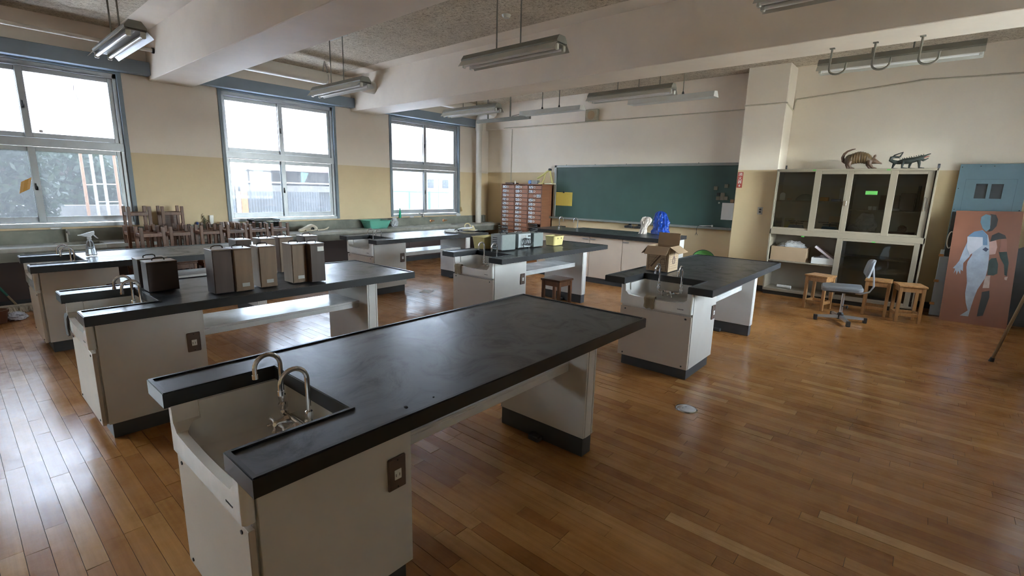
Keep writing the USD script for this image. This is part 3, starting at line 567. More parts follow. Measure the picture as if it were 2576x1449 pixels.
q = MB().tube([(-8.59, 6.98, .965), (-8.56, 6.98, .97), (-8.50, 7.0, .955), (-8.45, 7.02, .93)], [.02, .024, .016, .013], 10); t = thing("sill_faucet", "tarnished swivel faucet fixed on the far window's sill", "faucet", (-8.57, 6.98, .89))
part(t, "body", MB().lathe([(.03, .89), (.03, .90), (.02, .91), (.018, .95), (.022, .97), (.0, .985)], 14, tr(-8.575, 6.98, 0)), M_hnd, w=True)
part(t, "spout", MB().tube([(-8.575, 6.98, .95), (-8.54, 6.86, .97), (-8.50, 6.80, .975), (-8.48, 6.78, .95)], .012, 10), M_hnd, w=True)
part(t, "handle", MB().tube([(-8.575, 6.98, .985), (-8.57, 7.03, .995), (-8.57, 7.10, .998)], [.006, .008, .006], 8), M_hnd, w=True)
t = thing("floor_brush", "long brush with a pale wooden stick hanging at the far window's edge", "brush", (-8.56, 8.08, 1.0))
part(t, "stick", MB().tube([(-8.585, 8.118, 1.47), (-8.56, 8.12, 1.09)], .007, 8), mat("pale_bamboo", (0.55, 0.45, 0.22), 0.5), w=True)
part(t, "bristles", MB().tube([(-8.56, 8.12, 1.10), (-8.555, 8.125, 1.05), (-8.55, 8.13, 1.0)], [.012, .02, .024], 10), mat("tan_bristles", (0.50, 0.32, 0.14), 0.8), w=True)
crumple("white_rag", (-8.565, 8.04, .89), .05, 7, mat("white_cloth", (0.68, 0.68, 0.68), 0.8), "small crumpled white rag on the sill at the far window's right corner", "rag", sq=(.6, 1.4, .7))
crumple("grey_rag", (-8.565, 6.66, .89), .035, 9, mat("white_cloth", (0.68, 0.68, 0.68), 0.8), "little white rag on the sill under the far window's middle", "rag", sq=(.7, 1.6, .5))
q = MB(); rg = random.Random(5)
for i in range(3):
    p = [(-8.40 + rg.uniform(-.06, .06), 8.72 + rg.uniform(-.1, .1), CZ + .006 + .004 * i)]; ang = rg.uniform(0, 6)
    for j in range(14): ang += rg.uniform(-.2, .9); p.append((p[-1][0] + .03 * math.cos(ang), p[-1][1] + .03 * math.sin(ang), CZ + .006 + .006 * rg.random()))
    q.tube(np.clip(np.array(p), (-8.54, 8.5, 0), (-8.1, 8.94, 2)), .004, 6)
q.tube([(-8.53, 8.85, CZ + .2), (-8.50, 8.84, CZ + .1), (-8.47, 8.80, CZ + .006)], .005, 6)
single("cable_bundle", q, mat("grey_cable", (0.45, 0.45, 0.43), 0.5), "tangle of pale grey cable on the counter's end beside the corner pipe", "cable")

# ------------------------------------------------------------------ pipes
M_pipe = mat("painted_pipe", (0.60, 0.55, 0.48), 0.5, var=0.05, scale=3)
t = thing("drain_pipe", "thick white-painted drain pipe under the ceiling, turning down in the window corner", "pipe", (-8.40, 8.52, CZ)); R_ = .10; th = np.linspace(0, PI / 2, 8)
part(t, "ceiling_run", MB().tube([(-7.84, 2.68, 3.24), (-7.84, 5.31, 3.24)], R_, 20), M_pipe, w=True)
part(t, "ceiling_run", MB().tube([(-7.84, 5.82, 3.24)] + [(-8.02 + .18 * math.cos(a), 8.36 + .18 * math.sin(a), 3.24 - .03 * i / 7) for i, a in enumerate(th)] + [(-8.26 - .13 * math.sin(a), 8.54, 3.06 + .13 * math.cos(a)) for a in th] + [(-8.39, 8.54, 2.9)], .085, 18), M_pipe, w=True)
part(t, "down_pipe", MB().tube([(-8.39, 8.54, 2.98), (-8.39, 8.54, CZ + .001)], .07, 18), M_pipe, w=True)
for z in (2.86, 2.35, 1.95): part(t, "collar", MB().cyl((-8.39, 8.54, z), (-8.39, 8.54, z + (.05 if z > 2.5 else .006)), .078, n=18), M_pipe, w=True)
for y in (4.39,):
    part(t, "hanger_strap", MB().tube([(-7.84 + .106 * math.cos(a), y, 3.24 + .106 * math.sin(a)) for a in np.linspace(-PI * 1.15, .15 * PI, 22)], .008, 6).tube([(-7.76, y, 3.32), (-7.84, y, 3.50)], .012, 6).tube([(-7.92, y, 3.32), (-7.84, y, 3.50)], .012, 6), M_hnd, w=True)
t = thing("conduit_pipe", "thin white pipe along the top of the wall over the left window", "pipe", (-8.19, .85, 3.23)); part(t, "run", MB().cyl((-8.19, -.45, 3.235), (-8.19, 2.150, 3.235), .024, n=14), M_pipe, w=True); part(t, "end_ring", MB().cyl((-8.19, 2.125, 3.235), (-8.19, 2.150, 3.235), .036, n=14), M_dark, w=True)
part(t, "bracket", MB().box(-8.6, -8.19, .5, .515, 3.262, 3.27).box(-8.6, -8.19, 1.8, 1.815, 3.262, 3.27), M_hnd, w=True, kind="stuff")
def conduit(pts, label, w_=.011):
    q = MB()
    for a, b in zip(pts[:-1], pts[1:]): q.tube([a, b], w_, 4)
    single("wall_conduit", q, mat("cream_moulding", (0.55, 0.49, 0.37), 0.5), label, "conduit")
conduit([(-8.0, 8.98, 2.955), (PX0, 8.98, 2.935)], "thin cream cable moulding running level above the blackboard")
conduit([(-7.83, 9.08, 2.935), (-7.83, 9.08, 1.70)], "thin vertical cable moulding dropping to the drawer cabinet")
conduit([(PX0, PY - .008, 2.935), (PX1 + .008, PY - .008, 2.93), (PX1 + .008, YF - .01, 2.87), (PX1 + .03, YF - .01, 3.04)], "thin cable moulding wrapping round the pillar")
conduit([(PX1 + .02, 9.08, 3.04), (-.48, 9.08, 3.14), (-.36, 9.08, 3.155), (1.2, 9.08, 3.10)], "sagging cable moulding on the wall over the glass cabinet")

# ------------------------------------------------------------------ fluorescent lights
M_lamp = mat("lamp_housing", (0.20, 0.19, 0.155), 0.45, var=0.08, scale=6)
M_refl = mat("lamp_reflector", (0.50, 0.49, 0.43), 0.35, var=0.04)
M_tube = mat("unlit_tube", (0.80, 0.79, 0.76), 0.18, var=0.03)
M_shade = mat("lamp_white_shade", (0.62, 0.62, 0.58), 0.4, var=0.04)
def make_lamp(name, two, x=1.27):
    t = thing(name, "", "light"); L = x / 2
    def sec(poly, a, b): return MB().prism(poly, b - a, np.array([[0, 0, 1, a], [1, 0, 0, 0], [0, 1, 0, 0], [0, 0, 0, 1.0]]))
    part(t, "housing", sec([(-.075, .045), (.075, .045), (.082, .075), (.045, .125), (-.045, .125), (-.082, .075)], -L, L), M_lamp)
    part(t, "reflector", sec([(-.125, .0), (-.08, .052), (.08, .052), (.125, .0), (.122, .006), (.078, .060), (-.078, .060), (-.122, .006)], -L, L), M_refl)
    for y in ((-.052, .052) if two else (0.0,)):
        part(t, "tube", MB().cyl((-L + .03, y, .018), (L - .03, y, .018), .0155, n=14), M_tube)
        for s in (-1, 1):
            part(t, "socket", MB().box(s * (L - .034), s * (L - .006), y - .019, y + .019, -.006, .05, .006), M_refl)
    return t
def hang(t, p, xs, zt, m=None):
    for x in xs: part(t, "rod", MB().cyl((x, 0, .12), (x, 0, zt - p[2]), .0075, n=8), m or M_lamp)
    part(t, "ceiling_plate", MB().prism([(-.045, 0), (.045, 0), (.06, .045), (-.06, .045)], xs[1] - xs[0] + .14, np.array([[0, 0, 1, xs[0] - .07], [1, 0, 0, 0], [0, 1, 0, zt - p[2] - .045], [0, 0, 0, 1.0]])), M_refl)
for (x, y, z, lab, two) in ((-6.02, 1.30, 2.745, "twin-tube ceiling light at the upper left, nearest the left window", True), (-6.33, 3.74, 2.77, "twin-tube ceiling light between the two beams, nearest the windows", True),
                       (-3.47, 3.97, 2.82, "twin-tube ceiling light hanging in the middle between the beams", True), (-6.17, 6.08, 2.765, "twin-tube ceiling light beyond the second beam, nearest the windows", True),
                       (-3.42, 6.44, 2.815, "twin-tube ceiling light beyond the second beam, hanging before the blackboard lights", True), (-.49, 6.20, 2.805, "single-tube ceiling light beyond the second beam at the right, behind the hooks", False),
                       (-.49, 3.88, 2.80, "twin-tube ceiling light cut by the picture's top edge", True)):
    L_ = make_lamp("ceiling_light", two); L_.meta = (lab, "light", None, None); put(L_, tr(x, y, z)); _cd(L_.prim, lab); hang(L_, (x, y, z), (-.19, .13), ZC - .012)
for (x, y, z, lab) in ((-5.42, 7.30, 2.885, "pale sloping blackboard lamp, the left of the pair over the blackboard"), (-3.21, 7.30, 2.88, "pale sloping blackboard lamp, the right of the pair over the blackboard")):
    t = thing("board_light", lab, "light", (x, y, z)); L = .66
    Mx = np.array([[0, 0, 1, -L], [1, 0, 0, 0], [0, 1, 0, 0], [0, 0, 0, 1.0]])
    part(t, "shade", MB().prism([(-.06, 0), (-.045, .075), (.07, .09), (.14, .01), (.135, .004), (.066, .08), (-.04, .067), (-.052, 0)], 2 * L, Mx), M_shade)
    part(t, "end_plate", MB().prism([(-.06, 0), (-.045, .075), (.07, .09), (.14, .01)], .004, tr(-L - .002, 0, 0) @ np.array([[0, 0, 1, 0], [1, 0, 0, 0], [0, 1, 0, 0], [0, 0, 0, 1.0]])).prism([(-.06, 0), (-.045, .075), (.07, .09), (.14, .01)], .004, tr(L - .002, 0, 0) @ np.array([[0, 0, 1, 0], [1, 0, 0, 0], [0, 1, 0, 0], [0, 0, 0, 1.0]])), M_shade)
    part(t, "tube", MB().cyl((-L + .02, .03, .045), (L - .02, .03, .045), .0155), M_tube)
    for q in (-.18, .19): r = part(t, "rod", MB().cyl((q, .01, .08), (q, .01, ZC - .013 - z), .008, n=8), M_lamp); part(r, "joint", MB().lathe([(.012, .08), (.018, .085), (.014, .11), (.009, .12)], 10, tr(q, .01, 0)), M_dark)
t = thing("hanging_rail", "dark metal rail hung near the ceiling in the far window bay", "rail", (-6.55, 7.55, 2.9)); 
part(t, "rail", MB().box(-7.45, -6.05, 7.50, 7.56, 2.86, 2.93, .004), M_lamp, w=True)
for x in (-7.15, -6.55): part(t, "hanger", MB().cyl((x, 7.53, 2.93), (x, 7.53, ZC - .013), .016, n=10), M_lamp, w=True)
part(t, "arm", MB().tube([(-6.5, 7.52, 2.94), (-5.75, 7.50, 3.01)], .006, 6), M_lamp, w=True); part(t, "arm", MB().tube([(-6.3, 7.55, 2.94), (-5.72, 7.55, 3.00)], .006, 6), M_lamp, w=True)
for i, x in enumerate((-.935, -.605, -.278)):
    q = MB().tube([(x, 5.66, 2.905), (x - .005, 5.66, 2.72)] + [(x + .06 - .065 * math.cos(a), 5.66, 2.72 - .05 * math.sin(a)) for a in np.linspace(.2, PI, 10)] + [(x + .128, 5.66, 2.765)], .009, 8)
    t = thing("ceiling_hook", "dark J-shaped hook under the second beam, %s of three" % ("left", "middle", "right")[i], "hook", (x, 5.66, 2.905)); part(t, "hook", q, M_lamp, w=True); part(t, "foot", MB().box(x - .02, x + .02, 5.64, 5.68, 2.898, 2.905), M_lamp, w=True)
single("detector_base", MB().lathe([(.0, -.035), (.035, -.033), (.05, -.012), (.055, 0)], 20, tr(-4.05, 4.55, ZC - .012)), M_refl, "round white detector base on the rough ceiling between the beams", "detector")
t = thing("wall_speaker", "small beige box loudspeaker on the wall over the blackboard", "loudspeaker", (-5.53, 8.91, 2.955)); M_spk = mat("speaker_case", (0.32, 0.30, 0.22), 0.55)
part(t, "case", MB().box(-5.70, -5.42, 8.90, 8.985, 2.945, 3.175, .006), M_spk, w=True); part(t, "front_cloth", MB().box(-5.69, -5.43, 8.895, 8.902, 2.955, 3.165, .003), mat("speaker_cloth", (0.36, 0.30, 0.20), 0.8, var=.25, scale=12), w=True)
part(t, "cone_mark", MB().lathe([(.085, 0), (.085, .002), (.0, .003)], 24, tr(-5.56, 8.8955, 3.06) @ rotx(PI / 2)), mat("speaker_stain", (0.36, 0.24, 0.13), 0.8), w=True)
# ------------------------------------------------------------------ blackboard wall
M_board = mat("blackboard_green", (0.040, 0.085, 0.070), 0.5, var=0.16, scale=1.6, rvar=.06)
M_bframe = mat("blackboard_frame", (0.26, 0.27, 0.25), 0.42, .5, var=0.06, scale=8)
bx0, bx1, bz0, bz1 = -6.515, -2.545, 0.943, 2.085
t = thing("blackboard", "wide dark green blackboard in a grey metal frame on the front wall", "blackboard", (-4.53, YF - .03, bz0))
part(t, "writing_surface", MB().box(bx0 + .04, bx1 - .02, YF - .035, YF - .005, bz0, bz1 - .04), M_board, w=True)
part(t, "frame", MB().box(bx0, bx0 + .055, YF - .055, YF - .001, bz0 + .02, bz1, .004), M_bframe, w=True)
part(t, "frame", MB().box(bx0, bx1, YF - .055, YF - .001, bz1 - .048, bz1, .004), M_bframe, w=True)
part(t, "frame", MB().box(bx1 - .02, bx1, YF - .055, YF - .001, bz0, bz1 - .048, .004), M_bframe, w=True)
part(t, "chalk_tray", MB().box(bx0 - .085, bx1, YF - .12, YF - .001, bz0 - .02, bz0 + .005, .003).box(bx0 - .085, bx1, YF - .12, YF - .11, bz0 + .005, bz0 + .022, .002), M_bframe, w=True)
q = MB()
for x in np.arange(bx0 + .3, bx1, .72): q.cyl((x, YF - .03, bz1), (x, YF - .03, bz1 + .012), .006, n=8)
part(t, "frame_screws", q, M_dark, w=True, kind="stuff")
single("yellow_paper", MB().box(-6.455, -6.02, YF - .040, YF - .037, 1.212, 1.507, M=None), mat("yellow_card", (0.68, 0.50, 0.10), 0.7, var=.03), "square yellow card held at the blackboard's left edge", "card")
single("board_clip", MB().box(-6.27, -6.225, YF - .052, YF - .0405, 1.49, 1.525, .003), M_dark, "small dark magnet clip holding the yellow card", "magnet")
single("white_paper", MB().box(-2.845, -2.60, YF - .040, YF - .037, 1.10, 1.395), mat("white_paper", (0.70, 0.69, 0.67), 0.8, var=.02), "white sheet of paper at the blackboard's right edge", "paper")
M_mag = mat("brown_magnet", (0.19, 0.17, 0.12), 0.6, var=.15)
for i, (x, z, s, lab) in enumerate(((-2.981, 1.646, .065, "brownish square magnet on the blackboard, left of the two uppermost"), (-2.803, 1.687, .065, "brownish square magnet on the blackboard, right of the two uppermost"), (-2.851, 1.535, .07, "brownish square magnet above the row of three, near the blackboard's right edge"), (-2.925, 1.542, .05, "small dark magnet left of another above the row of three"),
        (-2.925, 1.472, .065, "brownish square magnet, left one of the row of three"), (-2.857, 1.472, .065, "brownish square magnet, middle one of the row of three"), (-2.79, 1.476, .065, "brownish square magnet, right one of the row of three"), (-2.682, 1.430, .06, "reddish brown square magnet over the white sheet"), (-2.897, 1.393, .03, "tiny pale magnet below the row of three"))):
    single("board_magnet", MB().box(x - s / 2, x + s / 2, YF - .058, YF - .0355, z - s / 2, z + s / 2, .004), mat("dark_magnet", (0.05, 0.055, 0.05), .6) if i == 3 else mat("red_brown_magnet", (0.30, 0.17, 0.10), .6) if i == 7 else mat("pale_magnet", (.45, .5, .4), .6) if i == 8 else M_mag, lab, "magnet", group="magnets on the blackboard")
for x, lab in ((-4.607, "black board eraser in its clip under the chalk tray, left one"), (-4.40, "black board eraser in its clip under the chalk tray, right one")):
    t = thing("board_eraser", lab, "eraser", (x, YF - .06, .835)); part(t, "felt", MB().box(x - .085, x + .085, YF - .10, YF - .03, .835, .875, .006), M_black, w=True); part(t, "holder", MB().box(x - .03, x + .03, YF - .03, YF - .001, .85, .922, .003).box(x - .03, x + .03, YF - .105, YF - .03, .876, .884), M_dark, w=True)
t = thing("wire_hanger", "thin dark wire hook with a white stick, hung over the chalk tray", "hook", (-3.20, YF - .10, .80))
part(t, "wire", MB().tube([(-3.13, YF - .12, .965), (-3.19, YF - .135, .975), (-3.215, YF - .14, .94), (-3.215, YF - .14, .85), (-3.235, YF - .14, .80)], .004, 6).tube([(-3.215, YF - .14, .85), (-3.195, YF - .14, .80)], .004, 6), M_dark, w=True)
part(t, "stick", MB().tube([(-3.19, YF - .10, .972), (-2.98, YF - .08, .985)], .006, 6).tm(trimesh.creation.icosphere(2, .018), tr(-2.97, YF - .07, .98)), M_white, w=True)
# fire extinguisher sign: red plate with white characters and an arrow
def strokes(lines, x, z, w_, h, lw, y):
    from shapely.geometry import LineString
    from shapely import union_all
    g = union_all([LineString([(x + p[0] / 10 * w_, z + p[1] / 10 * h) for p in ln]).buffer(lw, cap_style=2, join_style=2) for ln in lines])
    return MB().prism(g, .0012, np.array([[1, 0, 0, 0], [0, 0, -1, y], [0, 1, 0, 0], [0, 0, 0, 1.0]]))
K1 = [[(.8, 9.2), (2.3, 8)], [(.4, 6.6), (2, 5.4)], [(.6, .5), (2.6, 4)], [(6.4, 10), (6.4, 7)], [(4, 9.4), (4.9, 7.6)], [(9, 9.5), (8, 7.6)], [(4.1, 6.9), (4.1, .3)], [(4.1, 6.9), (9, 6.9), (9, .5), (7.6, .8)], [(4.1, 4.9), (9, 4.9)], [(4.1, 2.8), (9, 2.8)]]
K2 = [[(2.3, 7.4), (1.4, 4.6)], [(8.6, 7.6), (7, 5.2)], [(5, 9.8), (5, 5.6), (3.6, 2.6), (.6, .2)], [(5, 5.6), (6.5, 2.6), (9.5, .2)]]
K3 = [[(1.2, 7.2), (1.2, 9.6), (4, 9.6), (4, 7.2), (1.2, 7.2)], [(6, 7.2), (6, 9.6), (8.8, 9.6), (8.8, 7.2), (6, 7.2)], [(1.2, .4), (1.2, 2.9), (4, 2.9), (4, .4), (1.2, .4)], [(6, .4), (6, 2.9), (8.8, 2.9), (8.8, .4), (6, .4)], [(.4, 5.4), (9.6, 5.4)], [(5, 7), (4.2, 5), (1, 3.4)], [(5.6, 5.2), (9, 3.4)]]
KA = [[(5, 9), (5, 1)], [(5, 1), (1.5, 5)], [(5, 1), (8.5, 5)]]
sx, sz0 = -2.511, 1.655
t = thing("extinguisher_sign", "narrow red sign with white characters reading fire extinguisher, on the pillar", "sign", (sx + .04, PY, sz0))
part(t, "plate", MB().box(sx, sx + .082, PY - .004, PY - .001, sz0, sz0 + .25, .001), mat("sign_red", (0.42, 0.06, 0.04), .5, var=.04), w=True)
q = MB()
for k, z in ((K1, .187), (K2, .127), (K3, .067)): m_ = strokes(k, sx + .012, sz0 + z, .058, .054, .0028, PY - .004); q.add(*m_.arr())
q.add(*strokes(KA, sx + .02, sz0 + .015, .042, .042, .005, PY - .004).arr())
part(t, "lettering", q, M_white, w=True)
t = thing("wall_switch", "grey metal switch plate on the cream pillar, left of the glass cabinet", "switch", (-2.11, PY, 1.237)); part(t, "plate", MB().box(-2.148, -2.072, PY - .006, PY - .001, 1.237, 1.355, .003), M_hnd, w=True)
part(t, "rocker", MB().box(-2.125, -2.095, PY - .010, PY - .005, 1.305, 1.33, .002).box(-2.125, -2.095, PY - .012, PY - .005, 1.265, 1.29, .002), M_dark, w=True)

# ------------------------------------------------------------------ drawer cabinet
M_dcab = mat("drawer_cabinet_wood", (0.21, 0.088, 0.048), 0.4, var=.15, scale=3, stretch=(1, 1, 14))
M_drw = mat("drawer_front_wood", (0.32, 0.135, 0.072), 0.4, var=.16, scale=4, stretch=(1, 14, 14), rand=.08)
M_pull = mat("pale_ring_pull", (0.72, 0.70, 0.66), 0.3, .3, var=.05)
M_lbl = rawmat("drawer_label_print", {"tc": ("texture_coordinate", {}), "oi": ("object_info", {}), "mp": ("mapping", {}), "va": ("vector_math", {"math_type": "add"}), "n": ("noise_texture", {"scale": 45.0, "detail": 2.0}), "cx": ("combine_xyz", {}), "mu": ("math", {"math_type": "multiply", "value2": 37.0}),
    "r": ("rgb_ramp", {"ramp": [(.40, (0.12, 0.14, 0.17)), (.5, (0.50, 0.52, 0.55)), (.6, (0.70, 0.71, 0.71))]}), "p": ("principled_bsdf", {"roughness": .18})},
    [("tc.object", "va.vector1"), ("oi.random", "mu.value1"), ("mu.value", "cx.z"), ("cx.vector", "va.vector2"), ("va.vector", "n.vector"), ("n.fac", "r.fac"), ("r.color", "p.base_color")], "p.BSDF")
dx0, dx1, dy, dz1 = -7.760, -6.565, 8.67, 1.668
t = thing("drawer_cabinet", "tall reddish wooden cabinet of small labelled drawers in the window-side corner", "cabinet", (-7.16, 8.87, 0))
cols = [(-7.738, -7.372), (-7.345, -6.978), (-6.953, -6.585)]
q = MB().box(dx0, dx1, dy + .03, 9.07, 0, .06).box(dx0, dx1, dy + .36, 9.07, .06, dz1 - .018)
for x0, x1 in ((dx0, cols[0][0] - .002), (cols[0][1] + .002, cols[1][0] - .002), (cols[1][1] + .002, cols[2][0] - .002)): q.box(x0, x1, dy, dy + .37, .06, dz1 - .018, .002)
part(t, "carcass", q, M_dcab, w=True)
part(t, "side_board", MB().box(cols[2][1] + .002, dx1, dy - .004, 9.07, 0, dz1 - .018, .002), M_dcab, w=True)
part(t, "top_board", MB().box(dx0 - .004, dx1 + .004, dy - .008, 9.07, dz1 - .018, dz1, .003), M_dcab, w=True)
zt, ph, k = 1.640, 0.0945, 0; rg = random.Random(12); q = MB()
for c, (x0, x1) in enumerate(cols):
    for r in range(16):
        z1 = zt - r * ph; z0 = z1 - ph + .012
        q.box(x0, x1, dy + .01, dy + .35, z0 - .012, z0 - .003)
        if c == 2 and r in (9, 10): continue
        d = part(t, "drawer", MB().box(x0 + .004, x1 - .004, dy + .002, dy + .34, z0, z1 - .004, .003), M_drw, w=True)
        lx, px_ = (x0 + .018, x0 + .175) if not (c == 2 and r == 2) else (x1 - .13, x0 + .19)
        part(d, "label_holder", MB().box(lx, lx + .115, dy - .003, dy + .003, z0 + .010, z1 - .010, .001), M_lbl, w=True)
        zc_ = (z0 + z1) / 2; part(d, "ring_pull", MB().tube([(px_ + .030 * math.cos(a), dy - .008, zc_ + .017 * math.sin(a)) for a in np.linspace(-2.6, 2.6, 14)], .0065, 6), M_pull, w=True)
part(t, "runners", q, M_dcab, w=True, kind="stuff")
Zc = dz1
t = thing("yellow_stand", "yellow plastic A-frame apparatus stand on top of the drawer cabinet", "apparatus", (-6.60, 8.85, Zc)); M_yel = mat("pale_yellow_plastic", (0.66, 0.60, 0.22), .4, var=.05)
part(t, "base_foot", MB().box(-6.62, -6.40, 8.80, 8.94, Zc, Zc + .025, .006), mat("cream_plastic", (0.66, 0.63, 0.45), .4), w=True)
part(t, "arm", MB().tube([(-6.86, 8.87, Zc + .13), (-6.72, 8.87, Zc + .20), (-6.52, 8.87, Zc + .315)], [.022, .022, .024], 8), M_yel, w=True)
part(t, "leg", MB().tube([(-6.52, 8.87, Zc + .30), (-6.45, 8.87, Zc + .03)], .018, 8), M_yel, w=True)
part(t, "leg", MB().tube([(-6.64, 8.87, Zc + .24), (-6.68, 8.87, Zc + .1), (-6.74, 8.87, Zc + .02)], .014, 8).box(-6.80, -6.66, 8.82, 8.92, Zc, Zc + .035, .006), M_yel, w=True)
part(t, "knob", MB().cyl((-6.52, 8.84, Zc + .318), (-6.52, 8.90, Zc + .318), .026, n=14), M_dark, w=True)
t = thing("battery_pack", "clear box with a blue end on the drawer cabinet, left of the yellow stand", "box", (-6.97, 8.85, Zc)); part(t, "blue_end", MB().cyl((-7.03, 8.80, Zc + .045), (-7.03, 8.90, Zc + .045), .044, n=18), mat("bright_blue_plastic", (0.10, 0.22, 0.50), .35), w=True); part(t, "case", MB().box(-6.985, -6.82, 8.80, 8.90, Zc, Zc + .085, .004), mat("grey_clear_plastic", (0.26, 0.27, 0.27), .2), w=True)
single("flat_tray", MB().box(-7.72, -7.48, 8.75, 8.95, Zc, Zc + .028, .004), M_dwood, "flat dark box on the drawer cabinet's left end", "box")
single("small_bottle", MB().lathe([(0, Zc), (.016, Zc), (.016, Zc + .05), (.009, Zc + .06), (.009, Zc + .07), (0, Zc + .071)], 14, tr(-7.44, 8.78, 0)), M_white, "tiny white bottle on the drawer cabinet beside the flat dark box", "bottle")

# ------------------------------------------------------------------ glass-fronted cabinet
M_cab = mat("cabinet_enamel", (0.26, 0.215, 0.155), 0.42, var=.05, scale=3)
M_cabin = mat("cabinet_inside", (0.36, 0.32, 0.26), 0.6, var=.05)
gx0, gx1, gy, gy1, gz = -1.893, -0.012, 8.44, 8.86, 1.938
t = thing("glass_cabinet", "large beige two-tier cabinet with sliding glass doors full of school apparatus", "cabinet", (-.95, 8.65, 0))
xm = -0.954
part(t, "body", MB().box(gx0, gx0 + .02, gy, gy1, .085, gz, .002).box(gx1 - .02, gx1, gy, gy1, .085, gz, .002).box(xm - .04, xm - .02, gy + .03, gy1, .085, gz).box(xm + .02, xm + .04, gy + .03, gy1, .085, gz), M_cab, w=True)
part(t, "top_board", MB().box(gx0, gx1, gy, gy1, gz - .03, gz, .003), M_cab, w=True)
part(t, "back_board", MB().box(gx0 + .02, gx1 - .02, gy1 - .015, gy1, .085, gz - .03), M_cabin, w=True)
part(t, "middle_rail", MB().box(gx0, gx1, gy, gy1, .955, 1.035, .003), M_cab, w=True)
part(t, "bottom_board", MB().box(gx0, gx1, gy, gy1, .062, .10, .003), M_cab, w=True)
part(t, "plinth", MB().box(gx0 + .01, gx1 - .01, gy + .03, gy1, 0, .062), M_black, w=True)
for (a, b, z) in ((gx0 + .02, xm - .04, 1.476), (xm + .04, gx1 - .02, 1.374), (gx0 + .02, xm - .04, .549), (xm + .04, gx1 - .02, .709)):
    part(t, "shelf", MB().box(a, b, gy + .05, gy1 - .015, z - .022, z, .002), M_cab, w=True)
def glass_door(x0, x1, y, z0, z1, sl, sr, rt=.03, rb=.03, hx=None):
    q = MB().box(x0, x0 + sl, y - .01, y + .01, z0, z1, .002).box(x1 - sr, x1, y - .01, y + .01, z0, z1, .002).box(x0 + sl, x1 - sr, y - .01, y + .01, z0, z0 + rb, .002).box(x0 + sl, x1 - sr, y - .01, y + .01, z1 - rt, z1, .002)
    d = part(t, "sliding_door", q, M_cab, w=True)
    part(d, "pane", MB().box(x0 + sl, x1 - sr, y - .002, y + .002, z0 + rb, z1 - rt), M_glass, w=True)
    if hx is not None:
        for h, z in ((hx, (z0 + z1) / 2),): part(d, "handle", MB().box(h - .022, h - .008, y - .022, y - .008, z - .09, z + .09, .004).box(h + .008, h + .022, y - .022, y - .008, z - .09, z + .09, .004), M_chrome, w=True)
glass_door(gx0 + .025, -1.30, gy + .03, 1.035, gz - .03, .006, .085, .012, .03, -1.346)
glass_door(-1.385, xm - .02, gy + .012, 1.035, gz - .03, .085, .02, .045, .04)
glass_door(xm - .02, -.42, gy + .012, 1.035, gz - .03, .06, .08, .045, .03)
glass_door(-.51, gx1 - .03, gy + .034, 1.035, gz - .03, .08, .07, .045, .03, -.078)
glass_door(xm - .04, gx1 - .045, gy + .012, .10, .955, .075, .06, .03, .03)
part(t, "lock", MB().box(-.985, -.95, gy - .004, gy + .006, 1.425, 1.49, .002), M_chrome, w=True)
M_tag = mat("green_tape", (0.10, 0.36, 0.07), .6)
for x, z in ((-1.40, gz - .018), (-.53, gz - .018), (-1.43, .945), (-.56, .935)): part(t, "tape_mark", MB().box(x - .02, x + .02, gy - .002, gy, z - .008, z + .008), M_tag, w=True)
part(t, "tape_label", MB().box(-.745, -.61, gy - .0005, gy + .0095, 1.585, 1.635), M_tag, w=True)
for x in (-1.78, -.02): part(t, "corner_pin", MB().box(x - .012, x + .012, gy + .02, gy + .026, gz, gz + .055, .002), M_dark, w=True)
# inside the cabinet
def cabinet_box(x0, x1, z, h, m, lab, d=.2, y=None):
    y = y or gy + .10; return single("storage_box", MB().box(x0, x1, y, y + d, z + .001, z + h, .004), m, lab, "box")
M_card = mat("cardboard", (0.40, 0.275, 0.165), .75, var=.06, scale=3)
sL, sR, sB = 1.476, 1.374, 1.0355
t = thing("white_timer", "white arch-shaped instrument on the cabinet's upper left shelf", "instrument", (-1.80, gy + .12, sL)); part(t, "case", MB().prism([(-.035, 0), (.035, 0), (.035, .08)] + [(.035 * math.cos(a), .08 + .035 * math.sin(a)) for a in np.linspace(0, PI, 9)][1:], .03, np.array([[1, 0, 0, -1.80], [0, 0, -1, gy + .14], [0, 1, 0, sL + .001], [0, 0, 0, 1.0]])), M_white, w=True)
cabinet_box(-1.73, -1.67, sL, .03, M_card, "tiny tan box beside the white arched instrument", .08)
single("glass_dome", MB().lathe([(.13, sL + .001), (.125, sL + .03), (.09, sL + .07), (.045, sL + .095), (0, sL + .1)], 24, tr(-1.50, gy + .2, 0)), mat("grey_glassware", (0.30, 0.30, 0.27), .2, var=.1), "grey dome-shaped lid on the cabinet's upper left shelf", "lid")
cabinet_box(-1.295, -1.19, sL, .06, mat("orange_box", (0.50, 0.24, 0.04), .6), "small orange box on the cabinet's upper left shelf", .1)
cabinet_box(-1.15, -1.04, sL, .035, mat("navy_case", (0.04, 0.06, 0.12), .5), "flat navy case on the cabinet's upper left shelf", .1)
cabinet_box(-1.075, -1.0, sL, .20, mat("pale_grey_carton", (0.45, 0.46, 0.43), .6), "upright pale grey carton on the cabinet's upper left shelf", .06, gy + .22)
M_blue = mat("scale_blue", (0.045, 0.11, 0.24), .4)
